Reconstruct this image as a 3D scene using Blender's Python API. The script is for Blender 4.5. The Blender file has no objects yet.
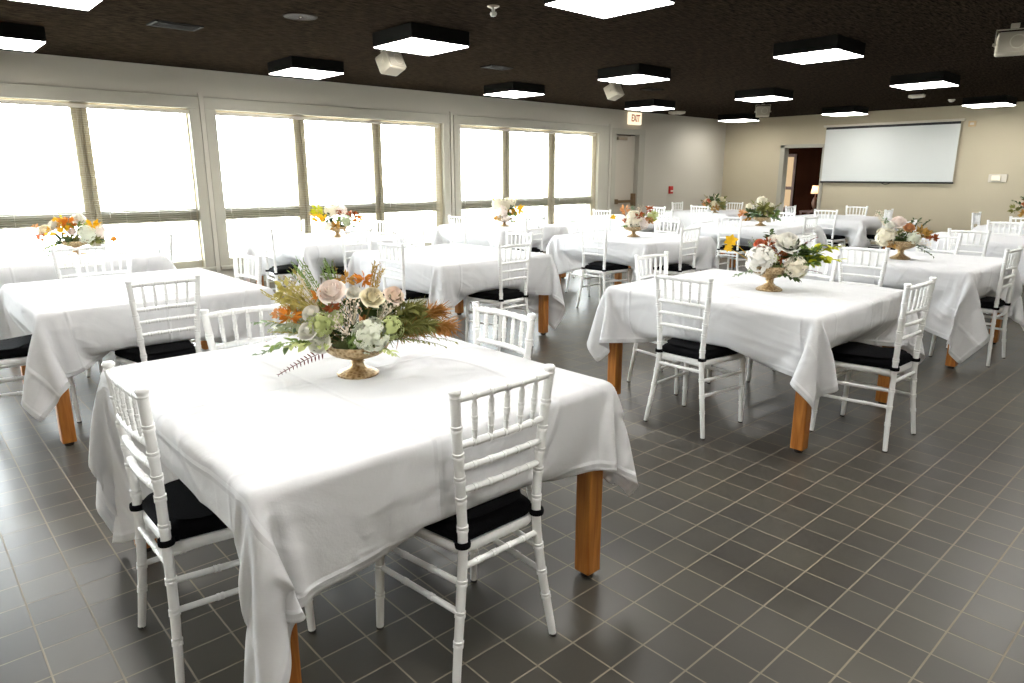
import bpy, bmesh, math, random
import numpy as np
from mathutils import Vector, Matrix
PI = math.pi
LIGHT = 7.5; SKY = 10.5; EXPO = 1.8
scn = bpy.context.scene
COL = scn.collection
rnd = random.Random(7)

# ------------------------------------------------------------------ materials
def hexc(r, g, b):
    f = lambda c: (c / 12.92) if c <= .04045 else ((c + .055) / 1.055) ** 2.4
    return (f(r / 255.), f(g / 255.), f(b / 255.), 1)

MATS = {}
def mat(name, rgb, rough=.6, metal=0., noise=0., nscale=8., bump=0., bscale=60., spec=None, trans=0., coat=0.):
    if name in MATS: return MATS[name]
    m = bpy.data.materials.new(name); m.use_nodes = True
    nt = m.node_tree; b = nt.nodes['Principled BSDF']; out = nt.nodes['Material Output']
    c = hexc(*rgb) if max(rgb) > 1 else (*rgb, 1)
    b.inputs['Base Color'].default_value = c
    b.inputs['Roughness'].default_value = rough
    b.inputs['Metallic'].default_value = metal
    if coat: b.inputs['Coat Weight'].default_value = coat
    if spec is not None: b.inputs['Specular IOR Level'].default_value = spec
    tc = nt.nodes.new('ShaderNodeTexCoord')
    if noise:
        n = nt.nodes.new('ShaderNodeTexNoise'); n.inputs['Scale'].default_value = nscale; n.inputs['Detail'].default_value = 4
        nt.links.new(tc.outputs['Object'], n.inputs['Vector'])
        r = nt.nodes.new('ShaderNodeValToRGB')
        r.color_ramp.elements[0].position = .3; r.color_ramp.elements[1].position = .7
        r.color_ramp.elements[0].color = tuple(max(0, x * (1 - noise)) for x in c[:3]) + (1,)
        r.color_ramp.elements[1].color = tuple(min(1, x * (1 + noise)) for x in c[:3]) + (1,)
        nt.links.new(n.outputs['Fac'], r.inputs['Fac']); nt.links.new(r.outputs['Color'], b.inputs['Base Color'])
    if bump:
        n = nt.nodes.new('ShaderNodeTexNoise'); n.inputs['Scale'].default_value = bscale; n.inputs['Detail'].default_value = 3
        nt.links.new(tc.outputs['Object'], n.inputs['Vector'])
        bp = nt.nodes.new('ShaderNodeBump'); bp.inputs['Strength'].default_value = bump; bp.inputs['Distance'].default_value = .01
        nt.links.new(n.outputs['Fac'], bp.inputs['Height']); nt.links.new(bp.outputs['Normal'], b.inputs['Normal'])
    if trans:
        t = nt.nodes.new('ShaderNodeBsdfTranslucent'); t.inputs['Color'].default_value = c
        mx = nt.nodes.new('ShaderNodeMixShader'); mx.inputs['Fac'].default_value = trans
        nt.links.new(b.outputs[0], mx.inputs[1]); nt.links.new(t.outputs[0], mx.inputs[2]); nt.links.new(mx.outputs[0], out.inputs['Surface'])
    MATS[name] = m
    return m

def emit(name, rgb, strength):
    m = bpy.data.materials.new(name); m.use_nodes = True; nt = m.node_tree; nt.nodes.clear()
    e = nt.nodes.new('ShaderNodeEmission'); o = nt.nodes.new('ShaderNodeOutputMaterial')
    e.inputs['Color'].default_value = (*rgb, 1); e.inputs['Strength'].default_value = strength
    nt.links.new(e.outputs[0], o.inputs['Surface']); MATS[name] = m
    return m

WHITE = mat('white_lacquer', (246, 246, 244), .32, bump=.03, bscale=180)
BLACK = mat('black_fabric', (11, 11, 13), .95, bump=.3, bscale=260, spec=.08)
RUBBER = mat('dark_glide', (40, 36, 32), .6)
HOUSING = mat('dark_fixture', (20, 19, 17), .9, spec=.1)
OFFWHITE = mat('offwhite_plastic', (205, 198, 184), .5)
WALLM = mat('wall_paint', (184, 179, 166), .75, noise=.02, nscale=1.2, bump=.05, bscale=220)
WALLF = mat('wall_paint_far', (184, 174, 150), .75, noise=.02, nscale=1.0, bump=.05, bscale=200)
FRAME = mat('window_frame_grey', (168, 164, 150), .5)
WOODF = mat('pale_wood_frame', (176, 166, 143), .5, noise=.05, nscale=30)
TRANSOM = mat('transom_grey', (132, 128, 112), .5)
DOORM = mat('door_grey', (176, 168, 153), .5)
METAL = mat('brushed_metal', (150, 138, 120), .38, metal=.8)
BROWNM = mat('aged_brass', (120, 98, 72), .45, metal=.6)
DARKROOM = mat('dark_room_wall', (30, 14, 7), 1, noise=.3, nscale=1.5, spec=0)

def wood_mat():
    m = mat('honey_wood', (168, 104, 42), .38); nt = m.node_tree; b = nt.nodes['Principled BSDF']
    tc = nt.nodes.new('ShaderNodeTexCoord'); mp = nt.nodes.new('ShaderNodeMapping'); mp.inputs['Scale'].default_value = (26, 26, 2.2)
    n = nt.nodes.new('ShaderNodeTexNoise'); n.inputs['Scale'].default_value = 1.6; n.inputs['Detail'].default_value = 6; n.inputs['Distortion'].default_value = .6
    r = nt.nodes.new('ShaderNodeValToRGB'); r.color_ramp.elements[0].position = .3; r.color_ramp.elements[1].position = .7
    r.color_ramp.elements[0].color = hexc(152, 88, 34); r.color_ramp.elements[1].color = hexc(200, 134, 64)
    nt.links.new(tc.outputs['Object'], mp.inputs['Vector']); nt.links.new(mp.outputs[0], n.inputs['Vector'])
    nt.links.new(n.outputs['Fac'], r.inputs['Fac']); nt.links.new(r.outputs['Color'], b.inputs['Base Color'])
    return m
WOOD = wood_mat()

def cloth_mat():
    m = bpy.data.materials.new('white_linen'); m.use_nodes = True; nt = m.node_tree
    b = nt.nodes['Principled BSDF']; out = nt.nodes['Material Output']
    b.inputs['Base Color'].default_value = (.86, .86, .865, 1); b.inputs['Roughness'].default_value = .8
    b.inputs['Sheen Weight'].default_value = .15; b.inputs['Specular IOR Level'].default_value = .25
    tc = nt.nodes.new('ShaderNodeTexCoord')
    n1 = nt.nodes.new('ShaderNodeTexNoise'); n1.inputs['Scale'].default_value = 5; n1.inputs['Detail'].default_value = 5; n1.inputs['Distortion'].default_value = 1.0
    nt.links.new(tc.outputs['UV'], n1.inputs['Vector'])
    n2 = nt.nodes.new('ShaderNodeTexNoise'); n2.inputs['Scale'].default_value = 300; nt.links.new(tc.outputs['UV'], n2.inputs['Vector'])
    # ironed fold lines at the halves and quarters of the cloth
    sx = nt.nodes.new('ShaderNodeSeparateXYZ'); nt.links.new(tc.outputs['UV'], sx.inputs[0])
    def ridge(sock, centre):
        a = nt.nodes.new('ShaderNodeMath'); a.operation = 'SUBTRACT'; nt.links.new(sock, a.inputs[0]); a.inputs[1].default_value = centre
        c = nt.nodes.new('ShaderNodeMath'); c.operation = 'ABSOLUTE'; nt.links.new(a.outputs[0], c.inputs[0])
        d = nt.nodes.new('ShaderNodeMapRange'); d.inputs['From Min'].default_value = 0; d.inputs['From Max'].default_value = .006
        d.inputs['To Min'].default_value = 1; d.inputs['To Max'].default_value = 0; nt.links.new(c.outputs[0], d.inputs['Value'])
        return d.outputs[0]
    socks = [ridge(sx.outputs[0], .5), ridge(sx.outputs[1], .5), ridge(sx.outputs[0], .26), ridge(sx.outputs[1], .745), ridge(sx.outputs[0], .012), ridge(sx.outputs[0], .988), ridge(sx.outputs[1], .012), ridge(sx.outputs[1], .988)]
    acc = socks[0]
    for s in socks[1:]:
        ad = nt.nodes.new('ShaderNodeMath'); ad.operation = 'ADD'; nt.links.new(acc, ad.inputs[0]); nt.links.new(s, ad.inputs[1]); acc = ad.outputs[0]
    k = nt.nodes.new('ShaderNodeMath'); k.operation = 'MULTIPLY_ADD'; nt.links.new(acc, k.inputs[0]); k.inputs[1].default_value = .35
    # soft creases: ridged noise, twice, at two sizes
    rs = []
    for sc, dist, ax in ((4.2, 1.6, (1, .45, 1)), (7.5, 1.2, (.5, 1, 1))):
        mp = nt.nodes.new('ShaderNodeMapping'); mp.inputs['Scale'].default_value = ax; mp.inputs['Rotation'].default_value = (0, 0, .6 * sc)
        nt.links.new(tc.outputs['UV'], mp.inputs['Vector'])
        nn = nt.nodes.new('ShaderNodeTexNoise'); nn.inputs['Scale'].default_value = sc; nn.inputs['Detail'].default_value = 1.5; nn.inputs['Distortion'].default_value = dist
        nt.links.new(mp.outputs[0], nn.inputs['Vector'])
        s1 = nt.nodes.new('ShaderNodeMath'); s1.operation = 'SUBTRACT'; s1.inputs[1].default_value = .5; nt.links.new(nn.outputs['Fac'], s1.inputs[0])
        s2 = nt.nodes.new('ShaderNodeMath'); s2.operation = 'ABSOLUTE'; nt.links.new(s1.outputs[0], s2.inputs[0])
        s3 = nt.nodes.new('ShaderNodeMapRange'); s3.inputs['From Max'].default_value = .09; s3.inputs['To Min'].default_value = .5 if sc < 5 else .25; s3.inputs['To Max'].default_value = 0; s3.interpolation_type = 'SMOOTHSTEP'
        nt.links.new(s2.outputs[0], s3.inputs['Value']); rs.append(s3.outputs[0])
    r0 = nt.nodes.new('ShaderNodeMath'); nt.links.new(rs[0], r0.inputs[0]); nt.links.new(rs[1], r0.inputs[1])
    r1 = nt.nodes.new('ShaderNodeMath'); nt.links.new(r0.outputs[0], r1.inputs[0]); nt.links.new(n1.outputs['Fac'], r1.inputs[1])
    nt.links.new(r1.outputs[0], k.inputs[2])
    k2 = nt.nodes.new('ShaderNodeMath'); k2.operation = 'MULTIPLY_ADD'; nt.links.new(n2.outputs['Fac'], k2.inputs[0]); k2.inputs[1].default_value = .03
    nt.links.new(k.outputs[0], k2.inputs[2])
    bp = nt.nodes.new('ShaderNodeBump'); bp.inputs['Strength'].default_value = .8; bp.inputs['Distance'].default_value = .013
    nt.links.new(k2.outputs[0], bp.inputs['Height']); nt.links.new(bp.outputs['Normal'], b.inputs['Normal'])
    t = nt.nodes.new('ShaderNodeBsdfTranslucent'); t.inputs['Color'].default_value = (.85, .85, .86, 1)
    nt.links.new(bp.outputs['Normal'], t.inputs['Normal'])
    mx = nt.nodes.new('ShaderNodeMixShader'); mx.inputs['Fac'].default_value = .22
    nt.links.new(b.outputs[0], mx.inputs[1]); nt.links.new(t.outputs[0], mx.inputs[2]); nt.links.new(mx.outputs[0], out.inputs['Surface'])
    return m
LINEN = cloth_mat()

def floor_mat():
    m = bpy.data.materials.new('quarry_tile'); m.use_nodes = True; nt = m.node_tree; b = nt.nodes['Principled BSDF']
    tc = nt.nodes.new('ShaderNodeTexCoord'); mp = nt.nodes.new('ShaderNodeMapping')
    T = .1602
    mp.inputs['Location'].default_value = (-(1.926 % T) + T * 50, -(.9729 % T) + T * 50, 0)
    nt.links.new(tc.outputs['Object'], mp.inputs['Vector'])
    br = nt.nodes.new('ShaderNodeTexBrick'); br.offset = 0; br.squash = 1
    br.inputs['Scale'].default_value = 1; br.inputs['Brick Width'].default_value = T; br.inputs['Row Height'].default_value = T
    br.inputs['Mortar Size'].default_value = .0032; br.inputs['Mortar Smooth'].default_value = .25; br.inputs['Bias'].default_value = 0
    br.inputs['Color1'].default_value = hexc(78, 75, 67); br.inputs['Color2'].default_value = hexc(66, 63, 57); br.inputs['Mortar'].default_value = hexc(132, 123, 106)
    nt.links.new(mp.outputs[0], br.inputs['Vector'])
    n = nt.nodes.new('ShaderNodeTexNoise'); n.inputs['Scale'].default_value = 1.7; n.inputs['Detail'].default_value = 5
    nt.links.new(tc.outputs['Object'], n.inputs['Vector'])
    r = nt.nodes.new('ShaderNodeValToRGB'); r.color_ramp.elements[0].position = .3; r.color_ramp.elements[1].position = .75
    r.color_ramp.elements[0].color = (.82, .82, .84, 1); r.color_ramp.elements[1].color = (1.12, 1.1, 1.04, 1)
    nt.links.new(n.outputs['Fac'], r.inputs['Fac'])
    mx = nt.nodes.new('ShaderNodeMix'); mx.data_type = 'RGBA'; mx.blend_type = 'MULTIPLY'; mx.inputs[0].default_value = 1
    nt.links.new(br.outputs['Color'], mx.inputs[6]); nt.links.new(r.outputs['Color'], mx.inputs[7])
    nt.links.new(mx.outputs[2], b.inputs['Base Color'])
    n3 = nt.nodes.new('ShaderNodeTexNoise'); n3.inputs['Scale'].default_value = 60; n3.inputs['Detail'].default_value = 6; n3.inputs['Roughness'].default_value = .7
    nt.links.new(tc.outputs['Object'], n3.inputs['Vector'])
    rr = nt.nodes.new('ShaderNodeMapRange'); rr.inputs['To Min'].default_value = .30; rr.inputs['To Max'].default_value = .38; b.inputs['Specular IOR Level'].default_value = .4
    nt.links.new(n3.outputs['Fac'], rr.inputs['Value'])
    ad = nt.nodes.new('ShaderNodeMath'); ad.operation = 'MULTIPLY_ADD'; nt.links.new(br.outputs['Fac'], ad.inputs[0]); ad.inputs[1].default_value = .3
    nt.links.new(rr.outputs[0], ad.inputs[2]); nt.links.new(ad.outputs[0], b.inputs['Roughness'])
    bp = nt.nodes.new('ShaderNodeBump'); bp.inputs['Strength'].default_value = .35; bp.inputs['Distance'].default_value = .004; bp.invert = True
    a2 = nt.nodes.new('ShaderNodeMath'); a2.operation = 'MULTIPLY_ADD'; nt.links.new(n3.outputs['Fac'], a2.inputs[0]); a2.inputs[1].default_value = .10
    nt.links.new(br.outputs['Fac'], a2.inputs[2]); nt.links.new(a2.outputs[0], bp.inputs['Height']); nt.links.new(bp.outputs['Normal'], b.inputs['Normal'])
    return m

def ceiling_mat():
    m = bpy.data.materials.new('dark_ceiling'); m.use_nodes = True; nt = m.node_tree; b = nt.nodes['Principled BSDF']
    tc = nt.nodes.new('ShaderNodeTexCoord'); mp = nt.nodes.new('ShaderNodeMapping'); mp.inputs['Scale'].default_value = (4, 30, 1)
    mp.inputs['Rotation'].default_value = (0, 0, .55)
    nt.links.new(tc.outputs['Object'], mp.inputs['Vector'])
    n = nt.nodes.new('ShaderNodeTexNoise'); n.inputs['Scale'].default_value = 2.2; n.inputs['Detail'].default_value = 7; n.inputs['Roughness'].default_value = .7
    nt.links.new(mp.outputs[0], n.inputs['Vector'])
    r = nt.nodes.new('ShaderNodeValToRGB'); r.color_ramp.elements[0].position = .36; r.color_ramp.elements[1].position = .66
    r.color_ramp.elements[0].color = hexc(9, 8, 7); r.color_ramp.elements[1].color = hexc(66, 57, 48)
    nt.links.new(n.outputs['Fac'], r.inputs['Fac']); nt.links.new(r.outputs['Color'], b.inputs['Base Color'])
    b.inputs['Roughness'].default_value = 1; b.inputs['Specular IOR Level'].default_value = 0
    bp = nt.nodes.new('ShaderNodeBump'); bp.inputs['Strength'].default_value = .15; bp.inputs['Distance'].default_value = .01
    nt.links.new(n.outputs['Fac'], bp.inputs['Height']); nt.links.new(bp.outputs['Normal'], b.inputs['Normal'])
    return m

def glass_mat():
    m = bpy.data.materials.new('window_glass'); m.use_nodes = True; nt = m.node_tree; nt.nodes.clear()
    o = nt.nodes.new('ShaderNodeOutputMaterial'); t = nt.nodes.new('ShaderNodeBsdfTransparent'); g = nt.nodes.new('ShaderNodeBsdfGlossy')
    t.inputs['Color'].default_value = (.97, .98, .97, 1); g.inputs['Roughness'].default_value = .02
    lw = nt.nodes.new('ShaderNodeLayerWeight'); pw = nt.nodes.new('ShaderNodeMath'); pw.operation = 'POWER'; pw.inputs[1].default_value = 5
    nt.links.new(lw.outputs['Facing'], pw.inputs[0])
    ma = nt.nodes.new('ShaderNodeMath'); ma.operation = 'MULTIPLY_ADD'; ma.inputs[1].default_value = .8; ma.inputs[2].default_value = .04; nt.links.new(pw.outputs[0], ma.inputs[0])
    mx = nt.nodes.new('ShaderNodeMixShader'); nt.links.new(ma.outputs[0], mx.inputs['Fac']); nt.links.new(t.outputs[0], mx.inputs[1]); nt.links.new(g.outputs[0], mx.inputs[2])
    nt.links.new(mx.outputs[0], o.inputs['Surface'])
    return m
GLASS = glass_mat()

def urn_mat():
    m = mat('mercury_gold', (176, 146, 100), .42, metal=.8, bump=.5, bscale=70); nt = m.node_tree; b = nt.nodes['Principled BSDF']
    tc = nt.nodes.new('ShaderNodeTexCoord'); n = nt.nodes.new('ShaderNodeTexVoronoi'); n.inputs['Scale'].default_value = 75
    nt.links.new(tc.outputs['Object'], n.inputs['Vector'])
    r = nt.nodes.new('ShaderNodeValToRGB'); r.color_ramp.elements[0].position = .1; r.color_ramp.elements[1].position = .7
    r.color_ramp.elements[0].color = hexc(138, 108, 66); r.color_ramp.elements[1].color = hexc(206, 184, 146)
    nt.links.new(n.outputs['Distance'], r.inputs['Fac']); nt.links.new(r.outputs['Color'], b.inputs['Base Color'])
    return m
URN = urn_mat()
FC = {'blush': (252, 240, 232), 'cream': (246, 238, 212), 'peach': (249, 234, 220), 'peachy': (216, 160, 108), 'white': (246, 244, 236), 'ivory': (244, 238, 218),
 'palegreen': (236, 239, 220), 'sagelight': (196, 204, 168), 'lime': (204, 213, 146), 'green': (126, 150, 80), 'darkgreen': (72, 88, 48), 'olive': (130, 130, 70), 'sage': (136, 156, 122),
 'orange': (216, 140, 48), 'rust': (166, 90, 46), 'ochre': (194, 150, 74), 'whitefill': (238, 226, 206), 'olivegold': (196, 184, 108), 'burgundy': (104, 50, 50), 'gold': (176, 146, 70),
 'bronze': (172, 122, 62), 'coral': (220, 128, 92), 'yellowgreen': (190, 192, 46), 'yellow': (236, 190, 40)}
WORD = {'palegreen': 'pale green', 'sagelight': 'light sage', 'darkgreen': 'dark green', 'whitefill': 'white', 'olivegold': 'olive gold', 'yellowgreen': 'yellow green', 'peachy': 'peach'}
def fmat(c): return mat('petal_' + c, FC[c], .6, noise=.06, nscale=25, trans=.10, spec=.25)
STEM = mat('stem_brown', (96, 84, 48), .7)

# ------------------------------------------------------------------ mesh builder
class MB:
    def __init__(s): s.v = []; s.f = []
    def quadgrid(s, pts, nu, nv, wrap=False):
        b = len(s.v); s.v += [tuple(p) for p in pts]
        for i in range(nu if wrap else nu - 1):
            for j in range(nv - 1):
                a = b + i * nv + j; c = b + ((i + 1) % nu) * nv + j
                s.f.append((a, c, c + 1, a + 1))
    def box(s, x0, x1, y0, y1, z0, z1):
        b = len(s.v)
        s.v += [(x0, y0, z0), (x1, y0, z0), (x1, y1, z0), (x0, y1, z0), (x0, y0, z1), (x1, y0, z1), (x1, y1, z1), (x0, y1, z1)]
        s.f += [tuple(b + k for k in q) for q in ((0, 3, 2, 1), (4, 5, 6, 7), (0, 1, 5, 4), (1, 2, 6, 5), (2, 3, 7, 6), (3, 0, 4, 7))]
    def tube(s, pts, rad, n=10, cap=True):
        pts = [Vector(p) for p in pts]
        if not isinstance(rad, (list, tuple)): rad = [rad] * len(pts)
        t0 = (pts[1] - pts[0]).normalized(); up = Vector((0, 0, 1)) if abs(t0.z) < .9 else Vector((0, 1, 0))
        u = t0.cross(up).normalized(); b = len(s.v)
        for i, p in enumerate(pts):
            t = (pts[min(i + 1, len(pts) - 1)] - pts[max(i - 1, 0)]).normalized()
            u = (u - t * u.dot(t)).normalized(); w = t.cross(u)
            for k in range(n):
                a = 2 * PI * k / n; s.v.append(tuple(p + (u * math.cos(a) + w * math.sin(a)) * rad[i]))
        for i in range(len(pts) - 1):
            for k in range(n):
                k2 = (k + 1) % n; s.f.append((b + i * n + k, b + i * n + k2, b + (i + 1) * n + k2, b + (i + 1) * n + k))
        if cap: s.f.append(tuple(b + k for k in range(n))[::-1]); s.f.append(tuple(b + (len(pts) - 1) * n + k for k in range(n)))
    def lathe(s, prof, n=32, c=(0, 0, 0), ripple=0, rn=12):
        b = len(s.v); m = len(prof)
        for k in range(n):
            a = 2 * PI * k / n
            for r, z in prof:
                q = r * (1 + ripple * math.cos(rn * a) * (1 if r > .03 else 0)); s.v.append((c[0] + q * math.cos(a), c[1] + q * math.sin(a), c[2] + z))
        for k in range(n):
            k2 = (k + 1) % n
            for j in range(m - 1): s.f.append((b + k * m + j, b + k2 * m + j, b + k2 * m + j + 1, b + k * m + j + 1))
    def ball(s, c, r, n=6, m=4, sq=(1, 1, 1)):
        b = len(s.v)
        for j in range(1, m):
            ph = PI * j / m
            for k in range(n):
                a = 2 * PI * k / n; s.v.append((c[0] + r * sq[0] * math.sin(ph) * math.cos(a), c[1] + r * sq[1] * math.sin(ph) * math.sin(a), c[2] + r * sq[2] * math.cos(ph)))
        t = len(s.v); s.v += [(c[0], c[1], c[2] + r * sq[2]), (c[0], c[1], c[2] - r * sq[2])]
        for k in range(n):
            k2 = (k + 1) % n; s.f.append((t, b + k, b + k2)); s.f.append((t + 1, b + (m - 2) * n + k2, b + (m - 2) * n + k))
            for j in range(m - 2): s.f.append((b + j * n + k, b + (j + 1) * n + k, b + (j + 1) * n + k2, b + j * n + k2))
    def leaf(s, p, d, nrm, L, W, curl=.15):
        p = Vector(p); d = Vector(d).normalized(); nrm = Vector(nrm); side = d.cross(nrm)
        if side.length < 1e-4: side = d.orthogonal()
        side.normalize(); n2 = side.cross(d)
        b = len(s.v)
        prof = ((.0, .06), (.3, .85), (.6, .8), (.85, .4), (1, .02))
        for t, w in prof:
            c = p + d * (L * t) - n2 * (curl * L * t * t)
            s.v += [tuple(c - side * (W * w * .5) + n2 * (W * w * .14)), tuple(c), tuple(c + side * (W * w * .5) + n2 * (W * w * .14))]
        for i in range(len(prof) - 1):
            a = b + i * 3; s.f += [(a, a + 1, a + 4, a + 3), (a + 1, a + 2, a + 5, a + 4)]
    def build(s, name, m, parent=None, smooth=True, bevel=0, loc=None, seg=2):
        me = bpy.data.meshes.new(name); me.from_pydata(s.v, [], s.f); me.update()
        bm = bmesh.new(); bm.from_mesh(me)
        bmesh.ops.recalc_face_normals(bm, faces=bm.faces[:])
        if bevel: bmesh.ops.bevel(bm, geom=bm.edges[:], offset=bevel, segments=seg, affect='EDGES', profile=.5)
        for f in bm.faces: f.smooth = smooth
        bm.to_mesh(me); bm.free()
        if smooth:
            try: me.set_sharp_from_angle(angle=math.radians(42))
            except Exception: pass
        me.materials.append(m)
        o = bpy.data.objects.new(name, me); COL.objects.link(o)
        if parent: o.parent = parent
        if loc: o.location = loc
        return o

def empty(name, loc=(0, 0, 0), rz=0):
    o = bpy.data.objects.new(name, None); COL.objects.link(o); o.location = loc; o.rotation_euler = (0, 0, rz); o.empty_display_size = .1
    return o
def tag(o, label, cat, group=None):
    o['label'] = label; o['category'] = cat
    if group: o['group'] = group
    return o
def struct(o, label=None):
    o['kind'] = 'structure'
    if label: o['label'] = label
    return o
def kids(o): return [c for c in bpy.data.objects if c.parent == o]
def copy_tree(o, parent=None, cache={}):
    c = o.copy(); COL.objects.link(c); c.parent = parent
    for ch in cache.setdefault(o.name, kids(o)): copy_tree(ch, c)
    return c

# ------------------------------------------------------------------ room shell
HC = 2.69; YW = 8.9; XF = 14.8; XB = -5.2; YR = -5.6
b = MB(); b.box(XB, XF, YR, YW + .2, -.12, 0); o = struct(b.build('floor', floor_mat(), smooth=False), 'grey square quarry tile floor')
b = MB(); b.box(XB, XF + .15, YR, YW + .2, HC, HC + .15); struct(b.build('ceiling', ceiling_mat(), smooth=False), 'dark brown textured ceiling')

GROUPS = [  # x0, x1 of the casing, and the glazed openings between posts
 (-4.32, -.72, [(-4.19, -3.18), (-3.02, -2.0), (-1.84, -.86)]),
 (-.6, 3.03, [(-.47, .53), (.69, 1.70), (1.86, 2.89)]),
 (3.09, 6.76, [(3.22, 4.23), (4.39, 5.42), (5.57, 6.53)]),
 (6.86, 10.62, [(6.99, 7.92), (8.09, 9.02), (9.2, 10.2)])]
ZS, ZH = .34, 2.38
b = MB()
b.box(XB, XF, YW, YW + .2, ZH, HC); 
edges = [XB] + [e for g in GROUPS for e in (g[0], g[1])] + [10.70]
b.box(XB, 10.70, YW, YW + .2, 0, ZS)
for i in range(0, len(edges), 2): b.box(edges[i], edges[i + 1], YW, YW + .2, ZS, ZH)
b.box(11.74, XF, YW, YW + .2, 0, ZH); b.box(10.70, 11.74, YW, YW + .2, 2.35, ZH)
for x0, x1 in ((3.034, 3.086), (6.79, 6.83), (10.63, 10.69)): b.box(x0, x1, YW - .03, YW, 0, 2.42)
struct(b.build('wall_left', WALLM, smooth=False), 'pale grey wall that holds the windows')
b = MB()
b.box(XF, XF + .15, YR, 6.53, 0, HC); b.box(XF, XF + .15, 7.52, YW + .2, 0, HC); b.box(XF, XF + .15, 6.53, 7.52, 2.10, HC)
struct(b.build('wall_far', WALLF, smooth=False), 'beige far wall with screen and open doorway')
b = MB(); b.box(XB, XF, YR - .15, YR, 0, HC); struct(b.build('wall_right', WALLF, smooth=False))
b = MB(); b.box(XB - .15, XB, YR, YW + .2, 0, HC); struct(b.build('wall_back', WALLF, smooth=False))
b = MB(); b.box(XF - .012, XF, YR, 6.53, 0, .10); b.box(XF - .012, XF, 7.52, YW, 0, .10); struct(b.build('baseboard_far', HOUSING, smooth=False))
b = MB(); b.box(XB, 10.70, YW - .012, YW, 0, .10); b.box(11.74, XF - .012, YW - .012, YW, 0, .10); struct(b.build('baseboard_left', mat('base_grey', (140, 134, 120), .6), smooth=False))

SLAT = mat('blind_slat', (188, 184, 170), .5, trans=.2)
for gi, (x0, x1, ops) in enumerate(GROUPS):
    w = struct(empty('window_%d' % (gi + 1), ((x0 + x1) / 2, YW, ZS)), 'three-bay window with grey casing')
    cx = (x0 + x1) / 2
    def P(name, m, boxes, bev=0):
        b = MB()
        for q in boxes: b.box(q[0] - cx, q[1] - cx, q[2] - YW, q[3] - YW, q[4] - ZS, q[5] - ZS)
        return b.build(name, m, w, smooth=False, bevel=bev, seg=1)
    yc = YW - .022
    P('casing', FRAME, [(x0, x1, yc, YW + .05, 2.24, ZH), (x0, ops[0][0], yc, YW + .05, ZS, 2.24), (ops[-1][1] + (.12 if gi > 1 else .02), x1, yc, YW + .05, ZS, 2.24)], .004)
    P('jamb', WOODF, [(x0, ops[0][0] - .0, YW + .05, YW + .17, ZS, ZH), (ops[-1][1], x1, YW + .05, YW + .17, ZS, ZH), (ops[0][0], ops[-1][1], YW + .05, YW + .17, 2.22, ZH)])
    for (a0, a1), (b0, b1) in zip(ops[:-1], ops[1:]):
        mid = (a1 + b0) / 2
        P('mullion', WOODF, [(a1, mid - .022, YW + .035, YW + .15, ZS + .05, 2.22), (mid + .022, b0, YW + .035, YW + .15, ZS + .05, 2.22), (mid - .022, mid + .022, YW + .055, YW + .15, ZS + .05, 2.22)], .003)
    for a0, a1 in ops:
        P('transom', TRANSOM, [(a0, a1, YW + .04, YW + .15, .92, 1.07)], .004)
        for z0, z1 in ((.43, .92), (1.07, 2.22)): P('pane', GLASS, [(a0, a1, YW + .10, YW + .106, z0, z1)])
    P('sill', FRAME, [(x0, x1, YW - .07, YW + .17, ZS - .03, ZS + .01), (ops[0][0], ops[-1][1], YW + .04, YW + .15, ZS + .01, .43)], .004)
    bl = MB(); L = ops[-1][1] - ops[0][0] + .06; bx0 = ops[0][0] - .02
    z = 2.16; k = 0
    while z > .46:
        q = []
        for yy, dz in ((-.0125, -.0012), (0, .0012), (.0125, -.0012)): q += [(0, yy, z - ZS + dz + yy * .10), (L, yy, z - ZS + dz + yy * .10)]
        n0 = len(bl.v); bl.v += q; bl.f += [(n0, n0 + 1, n0 + 3, n0 + 2), (n0 + 2, n0 + 3, n0 + 5, n0 + 4)]
        z -= .0235; k += 1
    vb = empty('venetian_blind', (bx0, YW + .012, ZS))
    tag(vb, 'white venetian blind with open slats in the %s window group' % ('first' if gi == 0 else ('nearest', 'middle', 'farthest')[gi - 1]), 'blind', 'venetian blinds')
    s = bl.build('slats', SLAT, vb, smooth=True)
    b2 = MB(); b2.box(0, L, -.018, .018, 2.178 - ZS, 2.215 - ZS); b2.build('head_rail', OFFWHITE, vb, smooth=False)
    b2 = MB(); b2.box(0, L, -.013, .013, .432 - ZS, .446 - ZS); b2.build('bottom_rail', OFFWHITE, vb, smooth=False)
    b2 = MB()
    nl = 10
    for j in range(nl):
        xx = .12 + (L - .24) * j / (nl - 1)
        for yy in (-.0135, .0135): b2.tube([(xx, yy, 2.18 - ZS), (xx, yy, .44 - ZS)], .0009, 4)
    b2.build('ladder_cords', OFFWHITE, vb)
    for a0, a1 in ops:
        b2 = MB(); b2.tube([(a0 - bx0 + .07, -.022, 2.17 - ZS), (a0 - bx0 + .075, -.026, 1.0 - ZS)], .0035, 6); b2.build('tilt_wand', mat('clear_wand', (235, 232, 224), .2), vb)

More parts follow.
